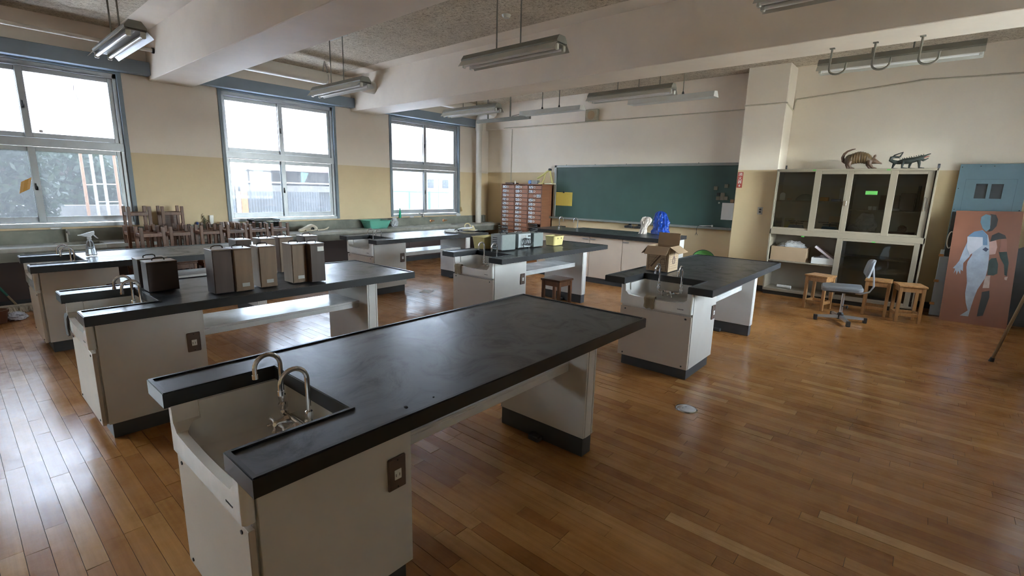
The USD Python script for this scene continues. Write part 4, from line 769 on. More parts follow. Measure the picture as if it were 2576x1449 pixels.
def balance(x, lab):
    t = thing("kitchen_scale", lab, "scale", (x, gy + .16, sB)); z = sB + .001
    part(t, "base", MB().ring([[(x - .11, gy + .10, z), (x + .11, gy + .10, z), (x + .11, gy + .24, z), (x - .11, gy + .24, z)], [(x - .085, gy + .12, z + .07), (x + .085, gy + .12, z + .07), (x + .085, gy + .22, z + .07), (x - .085, gy + .22, z + .07)]]), M_blue, w=True)
    part(t, "beam", MB().box(x - .09, x + .09, gy + .165, gy + .175, z + .09, z + .105).box(x - .008, x + .008, gy + .165, gy + .175, z + .07, z + .12), M_dark, w=True)
    for s in (-1, 1): part(t, "pan", MB().lathe([(.0, z + .118), (.07, z + .122), (.075, z + .135), (.068, z + .13), (0, z + .125)], 20, tr(x + s * .085, gy + .17, 0)), M_chrome, w=True)
balance(-1.57, "blue two-pan balance behind the cabinet's lower left glass"); balance(-1.13, "dark blue two-pan balance beside the brown carton in the cabinet")
cabinet_box(-1.85, -1.76, sB, .17, M_black, "dark instrument case in the cabinet's lower left corner", .12)
cabinet_box(-1.76, -1.64, sB, .16, mat("olive_carton", (0.22, 0.19, 0.07), .7), "olive carton behind the blue balance", .1, gy + .28)
cabinet_box(-1.17, -1.0, sB, .22, M_card, "brown cardboard box behind the cabinet's second pane", .12, gy + .28)
cabinet_box(-1.30, -1.22, sB, .035, mat("orange_box", (0.5, 0.24, .04), .6), "small orange pack on the cabinet's second lower shelf", .08)
for x, lab in ((-.675, "short white cup, left of two on the cabinet's right shelf"), (-.622, "short white cup, right of two on the cabinet's right shelf")): single("white_cup", MB().lathe([(0, sR + .001), (.02, sR + .001), (.023, sR + .05), (.021, sR + .05), (.018, sR + .004), (0, sR + .004)], 16, tr(x, gy + .12, 0)), M_white, lab, "cup")
single("white_dish", MB().lathe([(0, sR + .001), (.04, sR + .001), (.045, sR + .022), (.03, sR + .034), (0, sR + .036)], 18, tr(-.385, gy + .13, 0)), M_white, "white covered dish on the cabinet's right shelf", "dish")
cabinet_box(-.59, -.37, sR, .21, mat("purple_brown_carton", (0.17, 0.12, 0.10), .7), "large brown carton at the back of the cabinet's right shelf", .12, gy + .26)
cabinet_box(-.36, -.20, sR, .24, M_black, "black case at the back of the cabinet's right shelf", .12, gy + .26)
single("glass_cylinder", MB().lathe([(0, sR + .001), (.035, sR + .001), (.02, sR + .01), (.018, sR + .34), (.016, sR + .34), (.016, sR + .012), (0, sR + .012)], 16, tr(-.17, gy + .18, 0)), M_glass, "tall glass measuring cylinder at the right of the cabinet shelf", "cylinder")
crumple("wrapped_bust", (-.70, gy + .2, sB + .001), .13, 11, mat("offwhite_wrap", (0.42, 0.40, 0.37), .7), "off-white plaster piece wrapped in film behind the third pane", "plaster model", sq=(1, .8, 1.25))
crumple("plaster_ball", (-.83, gy + .16, sB + .001), .075, 13, mat("offwhite_wrap", (0.42, 0.40, 0.37), .7), "pale rounded plaster piece in the cabinet, left of the wrapped one", "plaster model", sq=(1, .8, 1.0))
cabinet_box(-.44, -.14, sB, .05, mat("dark_red_tray", (0.10, 0.03, 0.03), .5), "dark red flat tray behind the cabinet's rightmost pane", .2)
crumple("small_specimen", (-.28, gy + .2, sB + .052), .05, 15, mat("brown_specimen", (0.16, 0.10, 0.08), .8), "small brown specimen lying on the dark red tray", "specimen")
t = thing("cardboard_tray", "tan cardboard box stuffed with papers on the open lower shelf", "box", (-1.6, gy + .2, .55)); zb = .55
part(t, "box", MB().box(-1.85, -1.36, gy + .06, gy + .07, zb, zb + .215).box(-1.85, -1.36, gy + .34, gy + .35, zb, zb + .215).box(-1.85, -1.84, gy + .07, gy + .34, zb, zb + .215).box(-1.37, -1.36, gy + .07, gy + .34, zb, zb + .215).box(-1.84, -1.37, gy + .07, gy + .34, zb, zb + .01), M_card, w=True)
crumple("paper_pile", (-1.60, gy + .2, zb + .012), .17, 17, mat("crumpled_newsprint", (0.46, 0.45, 0.43), .8, var=.25, scale=14), "crumpled grey papers piled in the tan cardboard box", "papers", sq=(1.35, .7, 1.0))
t = thing("white_carton_tray", "open white carton with plastic bits on the lower shelf's right", "box", (-1.15, gy + .2, .55))
part(t, "box", MB().box(-1.285, -1.0, gy + .06, gy + .068, zb, zb + .09).box(-1.285, -1.0, gy + .3, gy + .308, zb, zb + .09).box(-1.285, -1.277, gy + .068, gy + .3, zb, zb + .09).box(-1.008, -1.0, gy + .068, gy + .3, zb, zb + .09).box(-1.277, -1.008, gy + .068, gy + .3, zb, zb + .008), M_white, w=True)
part(t, "lid", MB().box(-.15, .15, -.09, .09, -.015, .015, .003, tr(-1.14, gy + .17, zb + .165) @ roty(.62)), mat("pinkish_carton", (.72, .62, .62), .6), w=True)
crumple("plastic_scraps", (-1.15, gy + .2, zb + .009), .075, 19, M_film, "crinkled clear scraps lying in the open white carton", "scraps", sq=(1.3, 1, .9))
single("paper_roll", MB().tube([(-1.72, gy + .17, .125), (-1.52, gy + .15, .125)], .025, 12), mat("white_paper", (.7, .69, .67), .8), "white roll of paper on the cabinet's open bottom shelf", "paper roll")

# ------------------------------------------------------------------ mounted animals on the cabinet
def skin(cs, n=18):
    """(x, y, z, ry, rz) elliptical sections along +x"""
    th = np.arange(n) * 2 * PI / n
    return MB().ring([np.stack([np.full(n, x), y + ry * np.cos(th), z + rz * np.sin(th)], 1) for x, y, z, ry, rz in cs])
M_arm = rawmat("armadillo_shell", {"tc": ("texture_coordinate", {}), "w": ("wave_texture", {"bands_direction": "x", "scale": 20.0, "distortion": .6, "detail": 2.0}), "n": ("noise_texture", {"scale": 40.0, "detail": 4.0}), "r": ("rgb_ramp", {"ramp": [(.2, (.045, .026, .012)), (.8, (.17, .105, .045))]}), "a": ("mix_float", {"fac": .45}), "bp": ("bump", {"strength": .5, "distance": .004}), "p": ("principled_bsdf", {"roughness": .42})},
    [("tc.object", "w.vector"), ("tc.object", "n.vector"), ("w.fac", "a.a"), ("n.fac", "a.b"), ("a.result", "r.fac"), ("r.color", "p.base_color"), ("a.result", "bp.height"), ("bp.normal", "p.normal")], "p.BSDF")
M_armb = mat("armadillo_hide", (0.12, 0.065, 0.038), .5, var=.3, scale=30, bump=.3, bscale=90)
t = thing("mounted_armadillo", "brown stuffed armadillo with raised tail standing on the glass cabinet", "stuffed animal", (-.88, 8.62, gz)); y = 8.62; g = gz
cs = [(-1.07, y, g + .13, .012, .02), (-1.06, y, g + .125, .05, .055), (-1.03, y, g + .13, .075, .075)]
for i, x in enumerate(np.linspace(-1.0, -.79, 15)):
    u = i / 14; b = .003 if i % 2 else -.002; cs.append((x, y, g + .135 + .028 * math.sin(u * PI), .085 - .01 * u + b, .082 - .012 * abs(u - .45) + b))
cs += [(-.765, y, g + .12, .068, .066), (-.745, y, g + .108, .045, .045), (-.735, y, g + .105, .02, .02)]
part(t, "shell", skin(cs), M_arm, w=True)
h = part(t, "head", skin([(-.775, y, g + .105, .03, .03), (-.75, y, g + .115, .042, .042), (-.72, y, g + .112, .040, .040), (-.69, y, g + .10, .028, .027), (-.655, y, g + .083, .014, .013), (-.63, y, g + .075, .009, .008), (-.628, y, g + .074, .002, .002)]), M_armb, w=True)
for s in (-1, 1): part(h, "ear", MB().tube([(-.735, y + s * .02, g + .145), (-.722, y + s * .03, g + .178), (-.712, y + s * .033, g + .195)], [.010, .014, .003], 8), M_armb, w=True); part(h, "eye", MB().tm(trimesh.creation.icosphere(2, .005), tr(-.71, y + s * .036, g + .122)), M_black, w=True)
part(t, "tail", MB().tube([(-1.05, y, g + .10), (-1.085, y, g + .12), (-1.10, y, g + .165), (-1.085, y, g + .215), (-1.05, y, g + .25), (-1.0, y, g + .272), (-.96, y, g + .282)], [.03, .026, .021, .017, .013, .010, .005], 10), M_armb, w=True)
for x, s, fx in ((-1.03, 1, -.0), (-1.0, -1, .02), (-.79, 1, .02), (-.765, -1, .04)):
    part(t, "leg", MB().tube([(x, y + s * .055, g + .11), (x - .012 + fx * .3, y + s * .062, g + .065), (x + fx, y + s * .064, g + .018), (x + fx + .03, y + s * .064, g + .010), (x + fx + .05, y + s * .064, g + .007)], [.034, .025, .014, .011, .005], 10), M_armb, w=True)
M_liz = mat("caiman_hide", (0.024, 0.028, 0.022), .55, var=.4, scale=30, bump=.5, bscale=70)
t = thing("mounted_caiman", "dark stuffed caiman with open jaws and curled tail on the cabinet", "stuffed animal", (-.34, 8.62, gz))
part(t, "body", skin([(-.47, y, g + .085, .02, .02), (-.44, y, g + .09, .035, .028), (-.40, y, g + .10, .046, .036), (-.35, y, g + .105, .05, .040), (-.30, y, g + .115, .046, .038), (-.255, y, g + .128, .034, .034), (-.22, y, g + .14, .034, .036), (-.195, y, g + .148, .026, .03), (-.185, y, g + .15, .01, .01)]), M_liz, w=True)
part(t, "upper_jaw", skin([(-.22, y, g + .15, .030, .018), (-.18, y, g + .168, .024, .013), (-.15, y, g + .184, .017, .009), (-.13, y, g + .192, .012, .006), (-.125, y, g + .194, .003, .003)]), M_liz, w=True)
part(t, "lower_jaw", skin([(-.22, y, g + .125, .028, .016), (-.19, y, g + .112, .022, .016), (-.17, y, g + .118, .016, .010), (-.145, y, g + .135, .012, .008), (-.14, y, g + .14, .003, .003)]), M_liz, w=True)
part(t, "mouth", MB().box(-.205, -.135, y - .012, y + .012, -.004, .004, .002, tr(-.0, 0, 0) @ tr(-.17, y, g + .152) @ roty(-.35) @ tr(.17, -y, 0)), mat("red_mouth", (0.30, 0.05, 0.035), .4), w=True)
part(t, "tail", MB().tube([(-.45, y, g + .085), (-.50, y - .01, g + .095), (-.54, y - .02, g + .118), (-.535, y - .02, g + .15), (-.50, y, g + .16), (-.445, y, g + .155)], [.024, .024, .022, .019, .016, .012], 10).tube([(-.445, y, g + .155), (-.425, y, g + .20), (-.415, y, g + .222)], [.010, .007, .004], 8).tube([(-.415, y, g + .222), (-.46, y + .02, g + .205), (-.505, y + .02, g + .185), (-.52, y + .01, g + .16)], [.004, .006, .008, .010], 8), M_liz, w=True)
q = MB()
for x in np.linspace(-.44, -.2, 11): q.lathe([(.008, 0), (.0, .014)], 5, tr(x, y, g + .128 + (x + .44) * .22))
part(t, "back_scutes", q, M_liz, w=True, kind="stuff")
for x, s, fx in ((-.48, 1, -.02), (-.40, -1, .0), (-.315, 1, -.01), (-.235, -1, .01)):
    part(t, "leg", MB().tube([(x, y + s * .03, g + .10), (x + fx, y + s * .055, g + .06), (x + fx * 1.5, y + s * .055, g + .012), (x + fx + .035, y + s * .058, g + .007), (x + fx + .06, y + s * .06, g + .008)], [.020, .016, .012, .008, .004], 8), M_liz, w=True)
# ------------------------------------------------------------------ instrument cases on the second bench
def case(x0, x1, y0, y1, h, m, lab, plate=None, M=None, hand=True):
    z = BH + .001; t = thing("instrument_case", lab, "case", (0, 0, 0), M=M if M is not None else tr((x0 + x1) / 2, (y0 + y1) / 2, z)); w_, d = (x1 - x0) / 2, (y1 - y0) / 2
    part(t, "body", MB().box(-w_, w_, -d, d, 0, h - .008, .002), m)
    part(t, "top_board", MB().box(-w_ - .002, w_ + .002, -d - .002, d + .002, h - .008, h, .002), M_caselid)
    part(t, "door_face", MB().box(w_, w_ + .004, -d + .003, d - .003, .006, h - .012, .001), m)
    q = MB().tube([(-.012, -.035, h), (-.012, -.033, h + .012), (0, -.018, h + .02), (0, .018, h + .02), (-.012, .033, h + .012), (-.012, .035, h)], .004, 6)
    part(t, "handle", q, M_hndk)
    if plate == "low": part(t, "name_plate", MB().box(w_ + .004, w_ + .0055, -.018, .030, .03, .055), M_hnd)
    if plate == "high": part(t, "sticker", MB().box(w_ + .004, w_ + .005, 0.0, .05, h - .06, h - .025), M_white)
    return t
M_caseb = mat("case_brown", (0.082, 0.052, 0.040), .42, var=.14, scale=3, stretch=(8, 8, 1)); M_caset = mat("case_tan", (0.215, 0.135, 0.078), .42, var=.12, scale=3, stretch=(8, 8, 1)); M_cased = mat("case_dark", (0.052, 0.034, 0.031), .45, var=.12, scale=3)
M_caselid = mat("case_lid_wood", (0.20, 0.14, 0.10), .35, var=.1, scale=4); M_hndk = mat("dark_leather_handle", (0.05, 0.03, 0.02), .4)
for x0, x1, y0, y1, m, pl, lab in ((-3.675, -3.535, 1.12, 1.238, M_caseb, None, "dark brown upright instrument case, leftmost of the five along the bench's near edge"), (-3.665, -3.525, 1.246, 1.362, M_caset, "low", "tan upright instrument case touching the leftmost dark brown one"),
        (-3.690, -3.553, 1.42, 1.537, M_caset, "low", "tan upright instrument case standing apart in the middle of five"), (-3.705, -3.558, 1.655, 1.766, M_caset, "low", "tan upright instrument case beside the one with a white sticker"), (-3.655, -3.510, 1.773, 1.888, M_caseb, "high", "dark brown upright instrument case with a white sticker near its top"),
        (-4.215, -4.06, 1.462, 1.576, M_caseb, None, "upright instrument case at the left of the back four on the bench"), (-4.20, -4.05, 1.64, 1.757, M_caset, None, "upright instrument case, second from the left of the back four"), (-4.225, -4.08, 1.80, 1.92, M_caset, None, "upright instrument case, third from the left of the back four"), (-4.21, -4.065, 2.01, 2.13, M_caseb, None, "upright instrument case at the right of the back four on the bench")):
    case(x0, x1, y0, y1, .294, m, lab, pl)
for x1, y0, lab in ((-3.885, .838, "low dark brown instrument case nearest the bench's taps, in front of its twin"), (-4.075, .832, "low dark brown instrument case half hidden behind its twin by the taps")):
    case(x1 - .135, x1, y0, y0 + .175, .20, M_cased, lab, None)

# ------------------------------------------------------------------ spray bottle
M_clear = mat("clear_plastic_bottle", (0.92, 0.95, 0.97), .06, var=.01, transmission_weight=.92, ior=1.25); M_nozz = mat("translucent_white_plastic", (0.72, 0.74, 0.76), .3, var=.03)
bx, by, bz = -6.146, .905, BH + .001
t = thing("spray_bottle", "clear plastic spray bottle with white trigger on the bench by the sink", "spray bottle", (bx, by, bz))
part(t, "bottle", MB().lathe([(.001, 0), (.040, .001), (.044, .008), (.043, .03), (.038, .07), (.030, .115), (.024, .142), (.016, .152), (.013, .154), (.013, .165)], 24), M_clear)
part(t, "collar", MB().lathe([(.015, .158), (.018, .160), (.018, .182), (.012, .186)], 16), M_nozz)
part(t, "trigger_head", MB().ring([[(-.009, -.062, .200), (.009, -.062, .200), (.009, -.062, .207), (-.009, -.062, .207)], [(-.011, -.03, .188), (.011, -.03, .188), (.011, -.03, .218), (-.011, -.03, .218)], [(-.011, .015, .186), (.011, .015, .186), (.011, .015, .232), (-.011, .015, .232)], [(-.009, .044, .214), (.009, .044, .214), (.009, .044, .238), (-.009, .044, .238)]]).tube([(0, -.06, .203), (0, -.082, .203)], [.006, .005], 8), M_nozz)
part(t, "trigger", MB().tube([(0, .030, .218), (0, .040, .196), (0, .058, .172), (0, .068, .166)], [.006, .006, .005, .003], 8), M_nozz)
part(t, "dip_tube", MB().tube([(0, 0, .16), (.006, .004, .01)], .003, 6), M_nozz)

# ------------------------------------------------------------------ ring file, tape dispenser and papers on the window-side bench
M_gfile = mat("grey_file_cover", (0.23, 0.23, 0.225), .45, var=.08, scale=5); M_paper = mat("white_paper", (.7, .69, .67), .8)
z = BH + .001; c6 = tr(-6.03, 5.70, z) @ rotz(math.radians(-58))
t = thing("ring_file", "grey ring file lying open with papers on the window-side bench", "file", M=c6)
part(t, "cover", MB().box(-.16, .16, -.24, -.02, 0, .006, .002).box(-.16, .16, -.03, .20, .028, .034, .002, tr(0, 0, .02) @ rotx(.09)), M_gfile)
part(t, "page_block", MB().box(-.15, .15, -.23, -.03, .006, .036, .003).box(-.15, .15, 0, .19, .036, .048, .003, tr(0, 0, .02) @ rotx(.09)), M_paper)
for i in range(9): part(t, "ring", MB().tube([(-.14 + i * .035, -.03 + .03 * math.cos(a), .03 + .03 * math.sin(a)) for a in np.linspace(-.3, PI + .3, 9)], .004, 6), M_dark)
single("loose_papers", MB().box(-.10, .14, -.1, .1, 0, .004, 0, tr(-6.25, 6.12, z) @ rotz(.5)).box(-.08, .12, -.09, .1, .0045, .007, 0, tr(-6.25, 6.12, z) @ rotz(.15)), M_paper, "loose white sheets under the tape dispenser on the window-side bench", "paper", kind=None)
M_cream = mat("cream_dispenser", (0.52, 0.43, 0.25), .4, var=.06)
t = thing("tape_dispenser", "cream tape dispenser with an empty tall wheel at the bench's far end", "tape dispenser", M=tr(-6.13, 6.02, z + .0075) @ rotz(.9))
part(t, "base", MB().prism([(-.11, 0), (.10, 0), (.10, .03), (.07, .085), (.045, .085), (.03, .035), (-.02, .03), (-.05, .03), (-.11, .02)], .06, np.array([[1, 0, 0, 0], [0, 0, -1, .03], [0, 1, 0, 0], [0, 0, 0, 1.0]])), M_cream)
part(t, "wheel", MB().tube([(-.035 + .048 * math.cos(a), 0, .075 + .048 * math.sin(a)) for a in np.linspace(0, 2 * PI, 25)], .012, 8), M_cream)

# ------------------------------------------------------------------ crates and power supplies
M_crate = mat("yellow_crate_plastic", (0.58, 0.48, 0.20), .4, var=.05)
t = thing("yellow_crate", "open yellow plastic crate behind the taps on the middle bench", "crate", (-4.21, 4.45, z)); tub(t, -4.31, -4.11, 4.27, 4.60, z, .145, M_crate, .018, .004, .012, False)
t = thing("yellow_crate", "small open yellow plastic crate right of the power supplies", "crate", (-3.88, 5.44, z)); tub(t, -3.97, -3.795, 5.33, 5.56, z, .122, M_crate, .012, .004, .008, False)
q = MB()
for y in (5.40, 5.48): q.box(-3.800, -3.7955, y, y + .012, z + .085, z + .105)
part(t, "hand_slots", q, M_dark, w=True, kind="stuff")
M_psu = mat("grey_hammer_paint", (0.17, 0.19, 0.18), .4, var=.06, scale=20); M_face = mat("pale_control_face", (0.36, 0.38, 0.38), .35, var=.08, scale=14)
def coil(r, n=3, r2=.006, h=.012):
    return [(r * math.cos(a) * (1 + .08 * math.sin(3.1 * a)), r * math.sin(a), h + .004 * a) for a in np.linspace(0, n * 2 * PI, n * 22)]
def psu(name, lab, M, wx, wy, h, face, cord_top):
    t = thing(name, lab, "power supply", M=M)
    part(t, "case", MB().box(-wx, wx, -wy, wy, .008, h, .003), M_psu)
    for sx in (-1, 1):
        for s_ in (-1, 1): part(t, "foot", MB().cyl((sx * (wx - .02), s_ * (wy - .02), 0), (sx * (wx - .02), s_ * (wy - .02), .009), .009, n=10), M_dark)
    if face == "y":
        f = part(t, "control_face", MB().box(-wx + .004, wx - .004, -wy - .004, -wy, .014, h - .006, .001), M_face)
        q = MB()
        for r in range(6): q.box(-.06, .02, -wy - .006, -wy - .004, .03 + r * .024, .038 + r * .024)
        part(f, "louvres", q, M_dark, kind="stuff")
    if face == "x":
        f = part(t, "control_face", MB().box(wx, wx + .004, -wy + .004, wy - .004, .014, h - .006, .001), M_face)
        for y_, z_ in ((.07, .15), (.095, .15), (.07, .045), (.095, .048)): part(f, "terminal", MB().cyl((wx + .004, y_, z_), (wx + .018, y_, z_), .008, n=10), M_dark)
        q = MB()
        for i in range(12): q.box(wx + .004, wx + .005, -.085 + i * .010, -.080 + i * .010, .12, .165)
        part(f, "scale_print", q, M_hnd, kind="stuff")
        Mc = np.array([[0, 0, 1, wx + .003], [1, 0, 0, -.02], [0, 1, 0, .085], [0, 0, 0, 1.0]])
        part(t, "cord", MB().tube(coil(.042, 4, h=.01), .005, 6).out(Mc).tube([(wx + .02, -.055, .06), (wx + .03, -.05, .02), (wx + .03, -.03, .004), (wx + .05, .0, .004)], .004, 6), M_dark)
        part(t, "plug", MB().box(wx + .045, wx + .075, -.01, .015, 0, .016, .004), M_dark)
    if cord_top: part(t, "cord", MB().tube(coil(.055, 4, h=h + .006), .005, 6).tube([(.0, -.05, h + .02), (.03, -.045, h + .05), (.02, .03, h + .055), (-.03, .05, h + .02)], .006, 6), M_dark)
    part(t, "carry_handle", MB().tube([(0, -.05, h), (0, -.045, h + .018), (0, .045, h + .018), (0, .05, h)], .005, 6), M_dark)
psu("power_supply", "grey power supply box with louvred side and a black cord on top, nearest the taps", tr(-3.945, 4.455, z) @ rotz(math.radians(-4)), .10, .115, .195, "y", True)
psu("power_supply", "grey power supply box with its pale control face and coiled cord turned outwards", tr(-3.985, 4.81, z), .09, .125, .188, "x", False)
psu("power_supply", "plain grey power supply box with a black cord on top, beside the small crate", tr(-3.95, 5.05, z), .095, .10, .185, "", True)

# ------------------------------------------------------------------ cloths
M_towel = mat("worn_towel", (0.30, 0.24, 0.15), .95, var=.2, scale=18, bump=.4, bscale=300)
def drape(name, xc, yf, w_, hf, hb, lab, m=None, seed=0, zt=.667):
    """cloth over a sink's front rim: hangs outside (front) by hf and inside by hb"""
    n, k = 14, 12; P = np.zeros((n, k, 3)); rr = np.random.RandomState(seed)
    s = np.linspace(-hf, hb + .03, n)
    for i, a in enumerate(s):
        for j in range(k):
            x = xc + (j / (k - 1) - .5) * w_ * (1 + .05 * math.sin(i)); wv = .003 * math.sin(j * 1.7 + i * .4 + seed)
            if a < 0: P[i, j] = (x, yf - .004 + wv - .004, zt + a + (.006 * math.sin(j * 1.1 + seed) if i == 0 else 0))
            elif a < .03: P[i, j] = (x, yf + a - .002, zt + .006)
            else: P[i, j] = (x, yf + .030 + wv * .5, zt - (a - .03))
    return single(name, MB().sheet(P, .006), m or M_towel, lab, "cloth", smooth=60)
drape("dish_cloth", -1.715, 3.833, .09, .095, .01, "tan cloth hung over the sink of the bench with the cardboard box", seed=1)
drape("dish_cloth", -4.08, 3.832, .10, .105, .01, "tan cloth hung over the sink of the bench with power supplies", seed=2)
drape("grey_cloth", -4.165, .446, .10, .13, .01, "dark grey rag hung over the sink of the bench with instrument cases", mat("grey_rag_cloth", (0.10, 0.10, 0.10), .95, var=.2), seed=3)

# ------------------------------------------------------------------ cardboard box with printed sides
M_print = mat("brown_print", (0.10, 0.055, 0.03), .8)
M_print2 = mat("purple_print", (0.07, 0.04, 0.055), .8)
t = thing("cardboard_box", "opened cardboard box printed like a wooden crate with an onion drawing", "box", M=tr(-1.915, 4.497, z) @ rotz(.03)); hx_, hy_, hh = .108, .122, .236
part(t, "carton", MB().box(-hx_, hx_, -hy_, -hy_ + .004, 0, hh).box(-hx_, hx_, hy_ - .004, hy_, 0, hh).box(-hx_, -hx_ + .004, -hy_ + .004, hy_ - .004, 0, hh).box(hx_ - .004, hx_, -hy_ + .004, hy_ - .004, 0, hh).box(-hx_ + .004, hx_ - .004, -hy_ + .004, hy_ - .004, 0, .004), M_card)
def flap(w_, l, M): return MB().box(-w_, w_, 0, l, -.002, .002, 0, M)
part(t, "flap", flap(hx_, .105, tr(0, -hy_, hh) @ rotz(PI) @ rotx(-.75)), M_card)
part(t, "flap", flap(hy_ - .004, .105, tr(hx_, 0, hh) @ rotz(-PI / 2) @ rotx(-.55)), M_card)
part(t, "flap", flap(hx_, .115, tr(0, hy_, hh) @ rotx(1.48)), M_card)
part(t, "flap", flap(hy_ - .004, .10, tr(-hx_, 0, hh) @ rotz(PI / 2) @ rotx(-.9)), M_card)
def lines2d(lines, lw, M):
    from shapely.geometry import LineString
    from shapely import union_all
    return MB().prism(union_all([LineString(l).buffer(w_ if w_ else lw, cap_style=2) for l, w_ in [(l if isinstance(l, tuple) else (l, None)) for l in lines]]), .0006, M)
Fy = np.array([[1, 0, 0, 0], [0, 0, -1, -hy_], [0, 1, 0, 0], [0, 0, 0, 1.0]]); Fx = np.array([[0, 0, 1, hx_], [1, 0, 0, 0], [0, 1, 0, 0], [0, 0, 0, 1.0]])
L1 = [([(-.088, .012), (-.088, .225)], .002), ([(.085, .012), (.085, .225)], .002), ([(-.08, .03), (.07, .215)], .0012), ([(-.095, .03), (.045, .215)], .0012), ([(-.06, .04), (.05, .185)], .006)]
for zz in (.05, .09, .13, .17, .205): L1 += [([(-.085, zz), (-.06 + (zz - .05) * .7, zz)], .001), ([(.0 + (zz - .05) * .55, zz), (.083, zz)], .001)]
L1 += [([(.03, .07), (.03, .115), (.07, .115), (.07, .07), (.03, .07)], .0014), ([(.04, .11), (.045, .13), (.06, .13), (.062, .112)], .0014), ([(.0, .02), (.03, .035), (.05, .022)], .004)]
part(t, "printed_crate", lines2d(L1, .001, Fy), M_print)
L2 = [([(-.105, .02), (-.105, .225)], .001), ([(-.095, .02), (-.095, .225)], .001)] + [([(-.09 + .004 * (i % 3), .028 + i * .022), (.10 - .01 * (i % 2), .028 + i * .022)], .0009) for i in range(9)]
part(t, "printed_planks", lines2d(L2, .001, Fx), M_print)
L3 = [([(.036 * math.cos(a) + .005, .10 + .034 * math.sin(a)) for a in np.linspace(-1.2, 4.3, 24)], .0022)] + [([(.005 + k * .012, .13), (.005 + k * .030, .10), (.005 + k * .015, .068)], .0012) for k in (-1, -.4, .4, 1)] + [([(.005, .135), (.0, .15), (.012, .165), (.02, .2), (.022, .215)], .003), ([(.012, .165), (.025, .175), (.03, .19)], .0015), ([(-.002, .132), (.005, .145), (.013, .132)], .004)]
part(t, "printed_onion", lines2d(L3, .002, Fx @ tr(0, 0, .0006)), M_print2)

# ------------------------------------------------------------------ bags on the teacher's bench
def bag(name, c, prof, sx_, sy_, seed, m, label, amp=.25, lean=(0, 0)):
    n = 56; th = np.arange(n) * 2 * PI / n; rings = []; H = prof[-1][1]
    pr_ = [(np.interp(u, [q[1] for q in prof], [q[0] for q in prof]), u) for u in np.linspace(0, H, 34)]
    for r, zz in pr_:
        d = np.stack([np.cos(th), np.sin(th), np.full(n, zz * 9)], 1)
        fold = np.abs(meshkit.noise(d * V(2.6, 2.6, .55) + seed, seed) - .5) * 2          # long vertical folds
        fine = np.abs(meshkit.noise(d * V(6, 6, 2.2) + seed * 2, seed + 3) - .5) * 2       # small creases
        k = (1 - amp * .55 + amp * fold + amp * .45 * fine) * (1 if zz > .012 else 1.03)
        rings.append(np.stack([np.cos(th) * r * sx_ * k + c[0] + lean[0] * zz / H, np.sin(th) * r * sy_ * k + c[1] + lean[1] * zz / H, zz + c[2] + (.03 * (fold - .5) * zz / H)], 1))
    return single(name, MB().ring(rings), m, label, "bag", smooth=False)
M_bbag = mat("blue_plastic_bag", (0.010, 0.050, 0.30), .25, var=.2, scale=12)
ZT = TZ + .003
bag("blue_bag", (-3.44, 7.90, ZT), [(.150, 0), (.158, .03), (.145, .08), (.14, .15), (.135, .22), (.125, .28), (.10, .34), (.055, .375), (.015, .385)], 1.0, .7, 2, M_bbag, "tall crumpled blue plastic bag standing on the teacher's bench", .34, (-.02, 0))
bag("paper_bag", (-3.69, 7.74, ZT), [(.066, 0), (.06, .06), (.058, .13), (.085, .19), (.095, .23), (.085, .26), (.06, .285), (.01, .29)], 1.0, .8, 5, mat("white_paper_bag", (.58, .50, .44), .5, var=.22, scale=16), "crumpled whitish paper bag beside the blue bag", .5, (.05, 0))

# ------------------------------------------------------------------ net, chair, boards leaning by the wall
M_gnet = mat("green_net_cloth", (0.085, 0.26, 0.06), .7, var=.2, scale=30); nx, ny, nz = -2.59, 7.62, .52
t = thing("hand_net", "green hoop net with dark rim peeping up behind the right bench", "net", (nx, ny, 0))
hoop = [(nx + .185 * math.cos(a), ny, nz + .17 * math.sin(a)) for a in np.linspace(0, 2 * PI, 33)]
part(t, "rim", MB().tube(hoop, .006, 8), mat("dark_green_rim", (.02, .05, .025), .4), w=True)
P = np.array([[(nx + .183 * r * math.cos(a), ny + .10 * (1 - r * r) + .004, nz + .168 * r * math.sin(a) - .03 * (1 - r)) for a in np.linspace(0, 2 * PI, 33)] for r in (1, .85, .65, .4, .15)])
part(t, "net_cloth", MB().sheet(P, .003), M_gnet, w=True); part(t, "pole", MB().cyl((nx, ny, nz - .17), (nx, ny, 0), .012, n=10), M_hnd, w=True)
M_seat = mat("grey_vinyl", (0.17, 0.175, 0.18), .38, var=.06, scale=8); M_steel = mat("chair_steel", (.55, .55, .56), .28, .9, var=.05)
cx_, cy_ = -.69, 7.23
t = thing("swivel_chair", "grey office swivel chair with a curved backrest and four-armed metal base", "chair", (cx_, cy_, 0))
def rbox(w_, d, h, r, n=5):
    pts = []
    for sx_, sy_, st in ((1, 1, 0), (-1, 1, 1), (-1, -1, 2), (1, -1, 3)):
        for i in range(n + 1): a = (st + i / n) * PI / 2; pts.append((sx_ * (w_ - r) + r * math.cos(a), sy_ * (d - r) + r * math.sin(a)))
    return np.array(pts)
o = rbox(.215, .20, .05, .07)
def lvl(s, zz): return [(x * s, y_ * s, zz + .012 * (x / .215) ** 2 * (1 if x > 0 else -.7)) for x, y_ in o]
Mseat = tr(-.03, .0, .40) @ rotz(.15)
part(t, "seat", MB().ring([lvl(.93, 0), lvl(1, .012), lvl(1, .04), lvl(.95, .055), lvl(.6, .050)]).out(Mseat), M_seat)
part(t, "seat_pan", MB().box(-.14, .14, -.12, .12, -.02, .0, .004).out(Mseat), M_dark)
P = np.zeros((9, 13, 3))
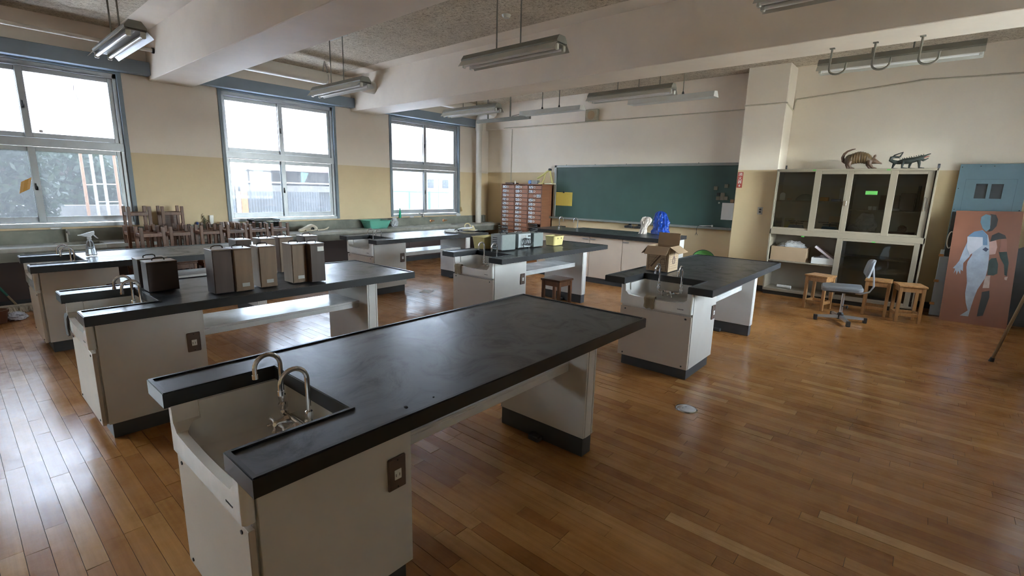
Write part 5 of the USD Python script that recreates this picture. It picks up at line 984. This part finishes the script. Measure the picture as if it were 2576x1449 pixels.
for i in range(9):
    for j in range(13):
        v = (i / 8 - .5) * 2; u = (j / 12 - .5) * 2; wy = .20 * u * (1 - .10 * v * v) * (1 if abs(v) < .99 else .93); zz = .105 * v * math.sqrt(max(0.05, 1 - .35 * u ** 4)); P[i, j] = (.035 * (1 - u * u) - .012 * v + .03 * v, wy, zz)
part(t, "backrest", MB().sheet(P, .03).out(tr(.20, .03, .70) @ rotz(.15)), M_seat, smooth=60)
for s in (-1, 1): part(t, "back_strut", MB().tube([(.02, s * .018, .385), (.17, s * .018 + .02, .375), (.25, s * .018 + .035, .41), (.285, s * .018 + .04, .48), (.27, s * .018 + .04, .60), (.25, s * .018 + .038, .72)], .009, 8), M_steel)
part(t, "column", MB().cyl((-.03, 0, .06), (-.03, 0, .38), .017, n=16).out(tr(.03, 0, 0)), M_steel)
part(t, "hub", MB().lathe([(.02, .03), (.036, .035), (.036, .10), (.022, .12)], 18), M_black)
part(t, "height_knob", MB().lathe([(0, 0), (.02, .003), (.022, .02), (0, .028)], 12, tr(.045, -.03, .20) @ roty(PI / 2)).tube([(0, -.01, .20), (.045, -.03, .20)], .006, 6), M_black)
for k in range(4):
    a = math.radians(25 + 90 * k); M = rotz(a)
    part(t, "base_arm", MB().ring([[(.03, -.022, .045), (.03, .022, .045), (.03, .018, .085), (.03, -.018, .085)], [(.27, -.018, .04), (.27, .018, .04), (.27, .015, .068), (.27, -.015, .068)]]).out(M), M_steel)
    part(t, "glide", MB().box(.255, .295, -.022, .022, 0, .07, .006).out(M), M_black)

# leaning boards
M_blue_b = mat("pale_blue_board", (0.155, 0.245, 0.29), .55, var=.05, scale=4); M_dgrey = mat("dark_grey_panel", (0.06, 0.065, 0.07), .5)
t = thing("blue_board", "tall pale blue board with two dark window cut-outs leaning by the wall", "board", (.53, 8.95, 0))
Lb = tr(.2, 8.86, 0) @ rotx(-.075)
q = m3.Manifold.cube([.66, .03, 2.02]) - m3.Manifold.cube([.113, .1, .19]).translate([.19, -.03, 1.572]) - m3.Manifold.cube([.113, .1, .19]).translate([.338, -.03, 1.572])
part(t, "board", MB().man(q, Lb), M_blue_b, w=True, smooth=False)
part(t, "back_sheet", MB().box(.10, .54, .031, .036, 1.50, 1.82, 0, Lb), M_dgrey, w=True)
q = MB(); lw = .003
q.box(.078, .572, -.003, .0, 1.818, 1.824, 0, Lb).box(.078, .084, -.003, .0, 1.40, 1.818, 0, Lb).box(.566, .572, -.003, .0, 1.40, 1.818, 0, Lb)
part(t, "inset_moulding", q, mat("blue_moulding", (.12, .195, .235), .5), w=True)
q = MB()
for u, v in ((.02, 1.98), (.33, 1.99), (.2, 1.99), (.63, 1.98), (.02, 1.42), (.64, 1.43), (.02, 1.7)): q.cyl((u, -.004, v), (u, .002, v), .006, n=8)
part(t, "screws", q.out(Lb), M_dark, w=True, kind="stuff")
t = thing("white_display_panel", "pale bluish panel with orange hinges half hidden behind the figure board", "panel", (.30, 8.72, 0)); Lw = tr(.165, 8.60, 0) @ rotx(-.2)
part(t, "panel", MB().box(0, .30, 0, .02, 0, .90, .006, Lw), mat("pale_blue_white_panel", (.42, .48, .56), .35, var=.05), w=True)
for v in (.14, .45, .80): part(t, "hinge", MB().box(-.012, .04, -.008, .0, v, v + .035, .002, Lw), mat("orange_hinge", (.42, .20, .07), .5), w=True)
t = thing("dark_board", "dark grey board with a pale ring, just left of the figure board", "panel", (.35, 8.78, 0)); Lw = tr(.205, 8.665, 0) @ rotx(-.12)
part(t, "panel", MB().box(0, .4, 0, .015, 0, 1.40, .004, Lw), M_dgrey, w=True); part(t, "ring", MB().tube([(.035 + .03 * math.cos(a), -.008, 1.02 + .11 * math.sin(a)) for a in np.linspace(0, 2 * PI, 25)], .008, 6).out(Lw), M_white, w=True)
t = thing("figure_board", "brown board with a cut-out human figure leaning against the wall", "board", (.57, 8.4, 0))
up = V(0, .385, 1.41); up /= np.linalg.norm(up); FB = np.eye(4); FB[:3, 0] = (1, 0, 0); FB[:3, 1] = up; FB[:3, 2] = np.cross((1, 0, 0), up); FB[:3, 3] = (.272, 8.335, 0)
M_fig = lambda n, c, r=.35, v=.1: mat(n, c, r, var=v, scale=7)
part(t, "board", MB().prism([(-.032, 1.455), (0, .0), (.631, .0), (.588, 1.471)], .016, FB @ tr(0, 0, -.016)), mat("rust_brown_board", (0.21, 0.082, 0.048), .42, var=.08, scale=2), w=True)
FIG = [("figure_body", [(.253, 1.214), (.177, 1.188), (.134, 1.132), (.127, 1.031), (.107, .924), (.09, .8), (.063, .736), (.04, .693), (.063, .689), (.058, .622), (.075, .668), (.088, .608), (.098, .665), (.122, .621), (.118, .682), (.141, .664), (.131, .77), (.178, .862), (.193, .981), (.198, .882), (.169, .792), (.167, .722), (.201, .519), (.203, .382), (.225, .264), (.257, .167), (.193, .09), (.273, .093), (.282, .223), (.294, .345), (.31, .45), (.361, .61), (.365, .713), (.361, .831), (.347, 1.017), (.311, 1.15)], M_fig("figure_pale", (.33, .37, .44), .22, .18), .002),
       ("figure_chest", [(.134, 1.136), (.177, 1.188), (.254, 1.211), (.305, 1.15), (.322, 1.023), (.277, 1.019), (.262, 1.12), (.127, 1.118)], M_fig("figure_blue", (.13, .21, .32), .25), .004),
       ("figure_patch", [(.122, 1.118), (.266, 1.121), (.28, 1.019), (.176, .879), (.139, .962)], M_fig("figure_patch_grey", (.42, .42, .47)), .005),
       ("figure_head", [(.217, 1.384), (.218, 1.315), (.247, 1.24), (.286, 1.196), (.317, 1.236), (.302, 1.406), (.255, 1.421)], M_fig("figure_head_blue", (.12, .20, .25)), .003),
       ("figure_head_shadow_side", [(.291, 1.426), (.347, 1.417), (.374, 1.359), (.372, 1.274), (.341, 1.212), (.305, 1.194), (.316, 1.287), (.306, 1.406)], M_fig("figure_charcoal", (.035, .035, .038)), .002),
       ("figure_ribs", [(.334, 1.067), (.393, 1.092), (.414, 1.006), (.409, .918), (.355, .902)], M_fig("figure_pink", (.42, .25, .22)), .004), ("figure_shoulder", [(.347, 1.153), (.401, 1.194), (.464, 1.162), (.481, 1.122), (.413, 1.107), (.34, 1.067)], M_fig("figure_charcoal", (.035, .035, .038)), .003),
       ("figure_upper_arm", [(.436, 1.113), (.485, 1.114), (.507, .956), (.441, .945)], M_fig("figure_muscle", (.24, .10, .07)), .003), ("figure_forearm", [(.436, .949), (.507, .956), (.541, .818), (.547, .652), (.525, .663), (.505, .789), (.458, .876)], M_fig("figure_dark_teal", (.035, .055, .052), .3, .35), .003),
       ("figure_hand", [(.529, .636), (.558, .649), (.552, .6), (.532, .608)], M_fig("figure_skin", (.45, .30, .24)), .003), ("figure_hip", [(.362, .823), (.381, .859), (.424, .869), (.451, .791), (.46, .674), (.428, .645), (.372, .646)], M_fig("figure_dark_teal", (.035, .055, .052)), .003),
       ("figure_thigh", [(.358, .627), (.402, .641), (.412, .482), (.353, .473)], M_fig("figure_bone", (.40, .30, .26), .4, .4), .003), ("figure_shin", [(.354, .422), (.419, .449), (.43, .367), (.417, .246), (.403, .126), (.35, .107), (.352, .235), (.357, .355)], M_fig("figure_charcoal", (.035, .035, .038)), .003), ("figure_badge", [(.284, .963), (.308, .996), (.341, .974), (.322, .938)], M_fig("figure_navy", (.05, .06, .10)), .004)]
for n, pl, m, th_ in FIG: part(t, n, MB().prism(pl, th_, FB), m, w=True)
t = thing("rounded_board", "dark rounded board standing behind the figure board's right side", "panel", (1.0, 8.6, 0)); Lw = tr(.80, 8.62, 0) @ rotx(-.1)
part(t, "panel", MB().prism([(0, 0), (.3, 0), (.3, .85), (.25, .97), (.15, 1.0), (.05, .95), (.0, .8)], .02, Lw @ np.array([[1, 0, 0, 0], [0, 0, -1, .02], [0, 1, 0, 0], [0, 0, 0, 1.0]])), M_dgrey, w=True)
t = thing("wooden_pole", "slim wooden pole leaning at the picture's right edge, its dark foot on the floor", "pole", (.652, 6.5, 0))
part(t, "stick", MB().tube([(.655, 6.493, .02), (.845, 6.09, 1.38)], .013, 10), mat("old_pole_wood", (.26, .17, .09), .5, var=.15, scale=6), w=True); part(t, "foot", MB().tube([(.652, 6.50, 0), (.658, 6.487, .045)], [.022, .016], 10), M_dark, w=True)
t = thing("white_cupboard", "white cupboard standing at the right edge of the picture", "cupboard", (1.02, 5.95, 0)); part(t, "body", MB().box(.885, 1.22, 5.5, 6.38, .06, 1.4, .004), M_panel, w=True); part(t, "plinth", MB().box(.90, 1.21, 5.52, 6.36, 0, .06), M_dark, w=True)
part(t, "door", MB().box(.868, .884, 5.51, 5.935, .07, 1.39, .003), M_panel, w=True); part(t, "door", MB().box(.868, .884, 5.945, 6.37, .07, 1.39, .003), M_panel, w=True)

# ------------------------------------------------------------------ things on the floor
t = thing("floor_outlet", "round metal outlet cover set in the floorboards", "outlet", (-1.148, 3.343, 0)); part(t, "rim", MB().lathe([(.078, .0005), (.078, .004), (.07, .006), (.064, .004), (0, .004)], 40), M_chrome); part(t, "lid", MB().prism([(.06 * math.cos(a), .06 * math.sin(a)) for a in np.linspace(-2.1, 2.1, 30)], .003, tr(0, 0, .004) @ rotz(-.3)), mat("lid_alloy", (.55, .56, .58), .35, .6))
q = MB()
for x, y in ((-.01, .02), (-.02, -.015)): q.cyl((x, y, .0065), (x, y, .0075), .004, n=8)
part(t, "screws", q, M_dark, kind="stuff")
single("floor_sheet", MB().box(-.08, .08, -.11, .11, .001, .002, 0, tr(-5.61, 4.62, 0) @ rotz(.5)), M_paper, "sheet of white paper lying on the floor between the benches", "paper")
M_mop = mat("mop_strands", (.42, .37, .30), .9, var=.2, scale=20)
t = thing("mop", "floor mop with pale strands and a green and wooden handle, at the far left", "mop", (-8.0, .45, 0)); rg = random.Random(21); q = MB()
for i in range(60):
    x = -8.0 + rg.uniform(-.05, .05); y = .28 + .34 * i / 60; dx = rg.uniform(.08, .17) * (1 if rg.random() < .75 else -1)
    q.tube([(x, y, .05), (x + dx * .4, y + rg.uniform(-.02, .02), .045), (x + dx * .8, y + rg.uniform(-.03, .03), .018), (x + dx, y + rg.uniform(-.03, .03), .010)], [.011, .011, .01, .007], 6)
part(t, "strands", q, M_mop, w=True, kind="stuff"); part(t, "clamp", MB().box(-8.03, -7.97, .27, .63, .04, .075, .01), M_mop, w=True)
part(t, "handle", MB().tube([(-8.0, .44, .07), (-7.995, .38, .19)], .012, 10), mat("pale_wood_handle", (.35, .27, .17), .5), w=True); part(t, "grip", MB().tube([(-7.995, .38, .19), (-7.96, -.12, 1.15)], .013, 10), mat("green_handle", (.02, .16, .11), .4), w=True)
M_terra = mat("brown_pot", (.13, .055, .03), .6)
t = thing("plant_pot", "reddish brown flowerpot at the picture's left edge on the floor", "pot", (-7.42, .24, 0)); part(t, "pot", MB().lathe([(.0, .001), (.075, .001), (.095, .12), (.105, .12), (.105, .145), (.092, .145), (.07, .02), (0, .015)], 24), M_terra)
crumple("floor_plastic", (-7.50, .40, .001), .085, 23, M_film, "crinkled clear plastic wrapping on the floor by the mop", "plastic", sq=(1.3, 1.0, .55))
single("dark_crumb", MB().tm(trimesh.creation.icosphere(2, 1), tr(-1.245, .93, BH + .006) @ np.diag([.010, .006, .005, 1])), M_dark, "little dark crumb on the nearest bench beside the sink corner", "crumb")
single("dark_crumb", MB().tm(trimesh.creation.icosphere(2, 1), tr(-1.245, 1.05, BH + .0025) @ np.diag([.004, .004, .003, 1])), M_dark, "tiny dark speck on the nearest bench, right of the larger crumb", "crumb")
# ------------------------------------------------------------------ outdoors, behind the windows
M_gnd = mat("yard_ground", (0.52, 0.47, 0.40), 0.9, var=0.2, scale=0.8)
GZ = -0.3
single("ground", MB().box(-90, XW - 0.2, -60, 80, -0.6, GZ).box(XR + 0.2, 60, -60, 80, -0.6, GZ), M_gnd, kind="structure")
M_leafm = rawmat("leaf_green", {"g": ("geometry", {}), "r": ("rgb_ramp", {"ramp": [(0, (.012, .026, .008)), (.6, (.028, .056, .014)), (1, (.075, .105, .028))]}), "d": ("principled_bsdf", {"roughness": .5}), "t": ("translucent_bsdf", {}), "m": ("mix_closure", {"fac": .3})},
    [("g.random_per_island", "r.fac"), ("r.color", "d.base_color"), ("r.color", "t.color"), ("d.BSDF", "m.closure1"), ("t.BSDF", "m.closure2")], "m.closure")
M_bark = mat("tree_bark", (.12, .085, .06), .9, var=.3, scale=8)
def tree(x, y, h, rx, ry, rz_, n, leaf, seed, lab, cat="tree", trunk=True):
    t = thing("tree" if cat == "tree" else "shrub", lab, cat, (x, y, GZ)); r = np.random.RandomState(seed)
    if trunk:
        q = MB().tube([(0, 0, 0), (.04, .03, h * .35), (-.03, .02, h * .7), (0, 0, h * .95)], [.12, .09, .06, .02], 8)
        for i in range(6): a = i * 1.05; q.tube([(0, 0, h * (.3 + .08 * i)), (rx * .4 * math.cos(a), ry * .4 * math.sin(a), h * (.45 + .08 * i)), (rx * .7 * math.cos(a), ry * .7 * math.sin(a), h * (.52 + .08 * i))], [.05, .03, .012], 6)
        part(t, "trunk", q, M_bark)
    d = r.normal(size=(n, 3)); d /= np.linalg.norm(d, axis=1, keepdims=True); rad = .45 + .55 * r.rand(n) ** .6
    k = meshkit.fbm(d * 2.5 + seed, 3, seed); c = d * (rad * (.55 + .75 * k))[:, None] * V(rx, ry, rz_) + V(0, 0, h - rz_)
    c[:, 2] = np.maximum(c[:, 2], .05)
    a = r.normal(size=(n, 3)); a /= np.linalg.norm(a, axis=1, keepdims=True); b = np.cross(a, r.normal(size=(n, 3))); b /= np.linalg.norm(b, axis=1, keepdims=True)
    s = leaf * (.6 + .8 * r.rand(n))[:, None]
    v = np.stack([c - a * s, c + b * s * .45, c + a * s, c - b * s * .45], 1).reshape(-1, 3); i = np.arange(n)[:, None] * 4
    part(t, "foliage", MB().add(v, np.vstack([i + [0, 1, 2], i + [0, 2, 3]])), M_leafm, smooth=False, kind="stuff")
tree(-13.3, .55, 3.4, 1.35, 1.25, 1.7, 5200, .085, 1, "leafy tree close outside the left window's lower left pane")
tree(-18.2, 2.5, 2.9, 1.4, 1.3, 1.35, 3200, .11, 2, "light green tree behind the iron posts outside the left window")
tree(-25.0, 6.3, 3.4, 1.3, 2.0, 1.8, 3200, .14, 3, "dark tree behind the shed outside the middle window")
M_hill = mat("wooded_slope", (.018, .026, .016), .95, var=.5, scale=1.1, bump=1.0, bscale=3.0)
gx_, gy_ = np.meshgrid(np.linspace(-34, -24, 9), np.linspace(-22, 26, 40), indexing="ij"); P = np.stack([gx_, gy_, GZ + 3.4 * np.clip((-gx_ - 24) / 5, 0, 1) ** .7 * (.75 + .5 * meshkit.fbm(np.stack([gx_ * .25, gy_ * .25, gx_ * 0], -1), 3, 4))], -1)
single("wooded_slope", MB().sheet(P[:, ::-1], .3), M_hill, "dark wooded slope far behind the yard", "hillside", smooth=60)
M_rust = mat("rusty_paint", (.26, .13, .065), .6, var=.2, scale=5); M_wpole = mat("white_pole_paint", (.32, .30, .285), .5, var=.1, scale=5)
t = thing("climbing_frame", "rusty and white iron posts with crossbars outside the left window", "climbing frame", (-15, 2.5, GZ))
for y, m in ((2.27, M_rust), (2.45, M_wpole), (2.64, M_wpole), (2.88, M_rust)): part(t, "post", MB().cyl((-15, y, GZ), (-15, y, 3.4), .032, n=10), m, w=True)
for a, b, z in ((2.27, 2.45, 1.41), (2.45, 2.88, 1.43), (2.45, 2.88, 1.02)): part(t, "crossbar", MB().cyl((-15, a, z), (-15, b, z), .016, n=8), M_wpole, w=True)
t = thing("short_post", "white post with small rungs beside the taller iron posts outside", "post", (-15, 1.67, GZ)); part(t, "post", MB().cyl((-15, 1.67, GZ), (-15, 1.67, 1.65), .04, n=10), M_wpole, w=True)
for z in (1.18, 1.30, 1.42, 1.52): part(t, "rung", MB().cyl((-15, 1.40, z), (-15, 1.67, z), .012, n=8), M_wpole, w=True)
M_low = mat("low_concrete_wall", (.17, .17, .165), .85, var=.15, scale=2)
single("garden_wall", MB().box(-15.6, -15.3, -6, 3.6, GZ, .93, .01), M_low, "low concrete garden wall behind the iron posts", "wall")
# corrugated shed
M_corr = mat("corrugated_sheet", (.10, .11, .12), .6, var=.18, scale=2.0); M_rail = mat("white_shed_rail", (.42, .42, .41), .5); M_or = mat("orange_door_paint", (.40, .15, .05), .5, var=.06)
t = thing("shed", "grey corrugated shed with a white top rail and orange door strip outside", "shed", (-14.6, 7.2, GZ))
def corr(y0, y1, z0, z1, x, pitch=.075):
    n = int((y1 - y0) / pitch * 6) + 1; yy = np.linspace(y0, y1, n); xx = x + .014 * np.sin(2 * PI * yy / pitch)
    return MB().sheet(np.array([[(a, b, z) for a, b in zip(xx, yy)] for z in (z0, z1)]), .004)
for a, b in ((5.44, 6.44), (6.46, 7.46)): part(t, "wall_sheet", corr(a, b, GZ, 1.32, -14.0), M_corr, w=True, smooth=50)
for a, b in ((7.52, 8.5), (8.52, 9.5)): part(t, "wall_sheet", corr(a, b, GZ, 1.32, -14.15), M_corr, w=True, smooth=50)
part(t, "fascia", MB().box(-14.05, -14.0, 5.14, 9.5, 1.32, 1.56), mat("shed_board", (.14, .13, .115), .7, var=.15, scale=4), w=True)
part(t, "frame", MB().box(-14.05, -13.98, 5.14, 5.20, GZ, 1.56).box(-14.03, -14.0, 5.20, 5.26, GZ, 1.45), M_rail, w=True); part(t, "top_rail", MB().box(-14.1, -13.97, 5.12, 9.5, 1.55, 1.59), M_rail, w=True); part(t, "orange_door", MB().box(-14.03, -13.99, 5.265, 5.43, GZ, 1.455, .004), M_or, w=True)
part(t, "back_wall", MB().box(-15.2, -15.15, 5.14, 9.5, GZ, 1.5).box(-15.2, -14.0, 5.14, 5.16, GZ, 1.5).box(-15.2, -14.0, 5.14, 9.5, 1.5, 1.55), M_corr, w=True)
# roofed passage behind the shed
M_teal = mat("teal_paint", (.10, .22, .215), .5, var=.08); M_proof = mat("pale_roof_sheet", (.30, .21, .19), .6, var=.08, scale=2)
t = thing("covered_walk", "pale pink roofed walkway on teal posts behind the shed", "walkway", (-21, 11.5, GZ))
part(t, "roof", MB().ring([[(-20, 7.8, 2.06), (-20, 7.8, 2.12), (-23, 7.8, 2.72), (-23, 7.8, 2.66)], [(-20, 16, 2.02), (-20, 16, 2.08), (-23, 16, 2.68), (-23, 16, 2.62)]]), M_proof, w=True)
part(t, "back_wall", MB().box(-22.9, -22.8, 7.8, 16, GZ, 2.5), mat("walk_back_wall", (.09, .082, .075), .8, var=.25, scale=1.2), w=True)
for y in (8.15, 10.0, 11.9, 13.8): p_ = part(t, "post", MB().box(-20.1, -20.02, y - .05, y + .05, GZ, 2.03), M_teal, w=True); part(p_, "brace", MB().prism([(0, 0), (.22, .42), (0, .42)], .06, np.array([[0, 0, 1, -20.1], [1, 0, 0, y + .05], [0, 1, 0, 1.6], [0, 0, 0, 1.0]])), M_teal, w=True)
t = thing("teal_fence", "teal pipe fence left of the pink walkway", "fence", (-20, 7.0, GZ))
for y in (6.5, 7.1, 7.6): part(t, "post", MB().cyl((-20, y, GZ), (-20, y, 2.0), .04, n=8), M_teal, w=True)
part(t, "rail", MB().cyl((-20, 6.3, 1.98), (-20, 7.75, 2.0), .04, n=8), M_teal, w=True)
# far window: fence, van, clapboard house, post
t = thing("mesh_fence", "teal chain-link fence outside the far window", "fence", (-12, 9.8, GZ)); M_wire = mat("fence_wire", (.16, .21, .21), .5)
for y, r_ in ((8.62, .03), (9.257, .025), (10.035, .045), (11.0, .03)): part(t, "post", MB().cyl((-12, y, GZ), (-12, y, 1.43), r_, n=10), M_teal, w=True)
part(t, "top_rail", MB().cyl((-12, 8.4, 1.405), (-12, 11.4, 1.39), .02, n=8), M_teal, w=True)
q = MB(); H_ = 1.39 - GZ
for k in np.arange(8.4 - H_, 11.4, .075):
    for s in (1, -1):
        a, b = (k, k + H_) if s > 0 else (k + H_, k); za, zb2 = GZ, 1.39; pa, pb = V(-12, a, za), V(-12, b, zb2); t0, t1 = 0.0, 1.0
        for lim, sg in ((8.4, 1), (11.4, -1)):
            da, db = sg * (pa[1] - lim), sg * (pb[1] - lim)
            if da < 0 and db < 0: t0, t1 = 1, 0
            elif da < 0: t0 = max(t0, da / (da - db))
            elif db < 0: t1 = min(t1, da / (da - db))
        if t1 - t0 > .02: q.cyl(pa + (pb - pa) * t0, pa + (pb - pa) * t1, .003, n=3)
part(t, "wire_mesh", q, M_wire, w=True, kind="stuff")
M_van = mat("white_van_paint", (.36, .38, .39), .3, var=.02); M_vwin = mat("van_window", (.03, .04, .05), .1)
t = thing("white_van", "white van with two square dark rear windows seen through the far window", "van", (-15.6, 12.2, GZ))
part(t, "body", MB().box(-17.6, -14.03, 11.4, 13.1, -.05, 2.06, .05), M_van, w=True)
for a, b in ((11.45, 12.145), (12.16, 12.86)):
    d = part(t, "rear_door", MB().box(-14.03, -14.0, a, b, .0, 2.0, .012), M_van, w=True); part(d, "window", MB().box(-14.005, -13.99, a + .17, a + .47, 1.52, 1.83, .03), M_vwin, w=True)
part(t, "number_plate", MB().box(-14.0, -13.985, 11.88, 12.06, .75, 1.12), mat("grey_notice", (.22, .25, .28), .6), w=True)
for y in (11.55, 12.95):
    for x in (-14.9, -16.9): part(t, "wheel", MB().cyl((x, y - .1, GZ + .32), (x, y + .1, GZ + .32), .32, n=24), M_dark, w=True)
t = thing("clapboard_house", "house wall of pinkish horizontal boards behind the mesh fence", "house", (-19, 13, GZ)); M_clap = mat("clapboard", (.20, .155, .13), .7, var=.10, scale=3, rand=.1)
part(t, "wall", MB().box(-20.0, -18.03, 11.2, 14.2, GZ, 2.15), M_clap, w=True)
for k in range(21): part(t, "siding_board", MB().box(-18.045 + .0, -18.0, 11.2, 14.2, GZ + k * .115, GZ + .108 + k * .115, .006), M_clap, w=True)
part(t, "roof", MB().ring([[(-17.7, 11.0, 2.14), (-17.7, 11.0, 2.22), (-20.2, 11.0, 3.2), (-20.2, 11.0, 3.1)], [(-17.7, 14.4, 2.14), (-17.7, 14.4, 2.22), (-20.2, 14.4, 3.2), (-20.2, 14.4, 3.1)]]), M_rail, w=True)
single("yard_post", MB().box(-11.05, -10.95, 9.98, 10.10, GZ, 3.2, .01), mat("beige_post", (.28, .24, .19), .7), "beige square post at the right side of the far window", "post")
# marks on the left window
w1 = T(); w1.path = "/World/window_1"; w1.M = tr(XW - 0.08, WY[0] + WW / 2, WZ0)
part(w1, "glass_crack", MB().tube([(XW - .0565, 1.325, 2.80), (XW - .0565, 1.345, 2.72), (XW - .0565, 1.338, 2.66), (XW - .0565, 1.365, 2.58), (XW - .0565, 1.372, 2.54)], .0028, 5), M_dark, w=True)
part(w1, "glass_sticker", MB().box(XW - .0573, XW - .0565, .95, .985, 2.10, 2.13), M_hnd, w=True)
single("dry_leaf_tag", MB().sheet(np.array([[(XW - .035 + .01 * math.sin(3 * u), .745 + .05 * u - .02 * v, 1.46 - .09 * v + .03 * u) for u in (-1, -.3, .4, 1)] for v in (-.6, 0, .5, 1)]), .002), mat("orange_paper_tag", (.55, .30, .08), .6), "orange-brown paper tag hanging at the left window's lower latch", "tag")
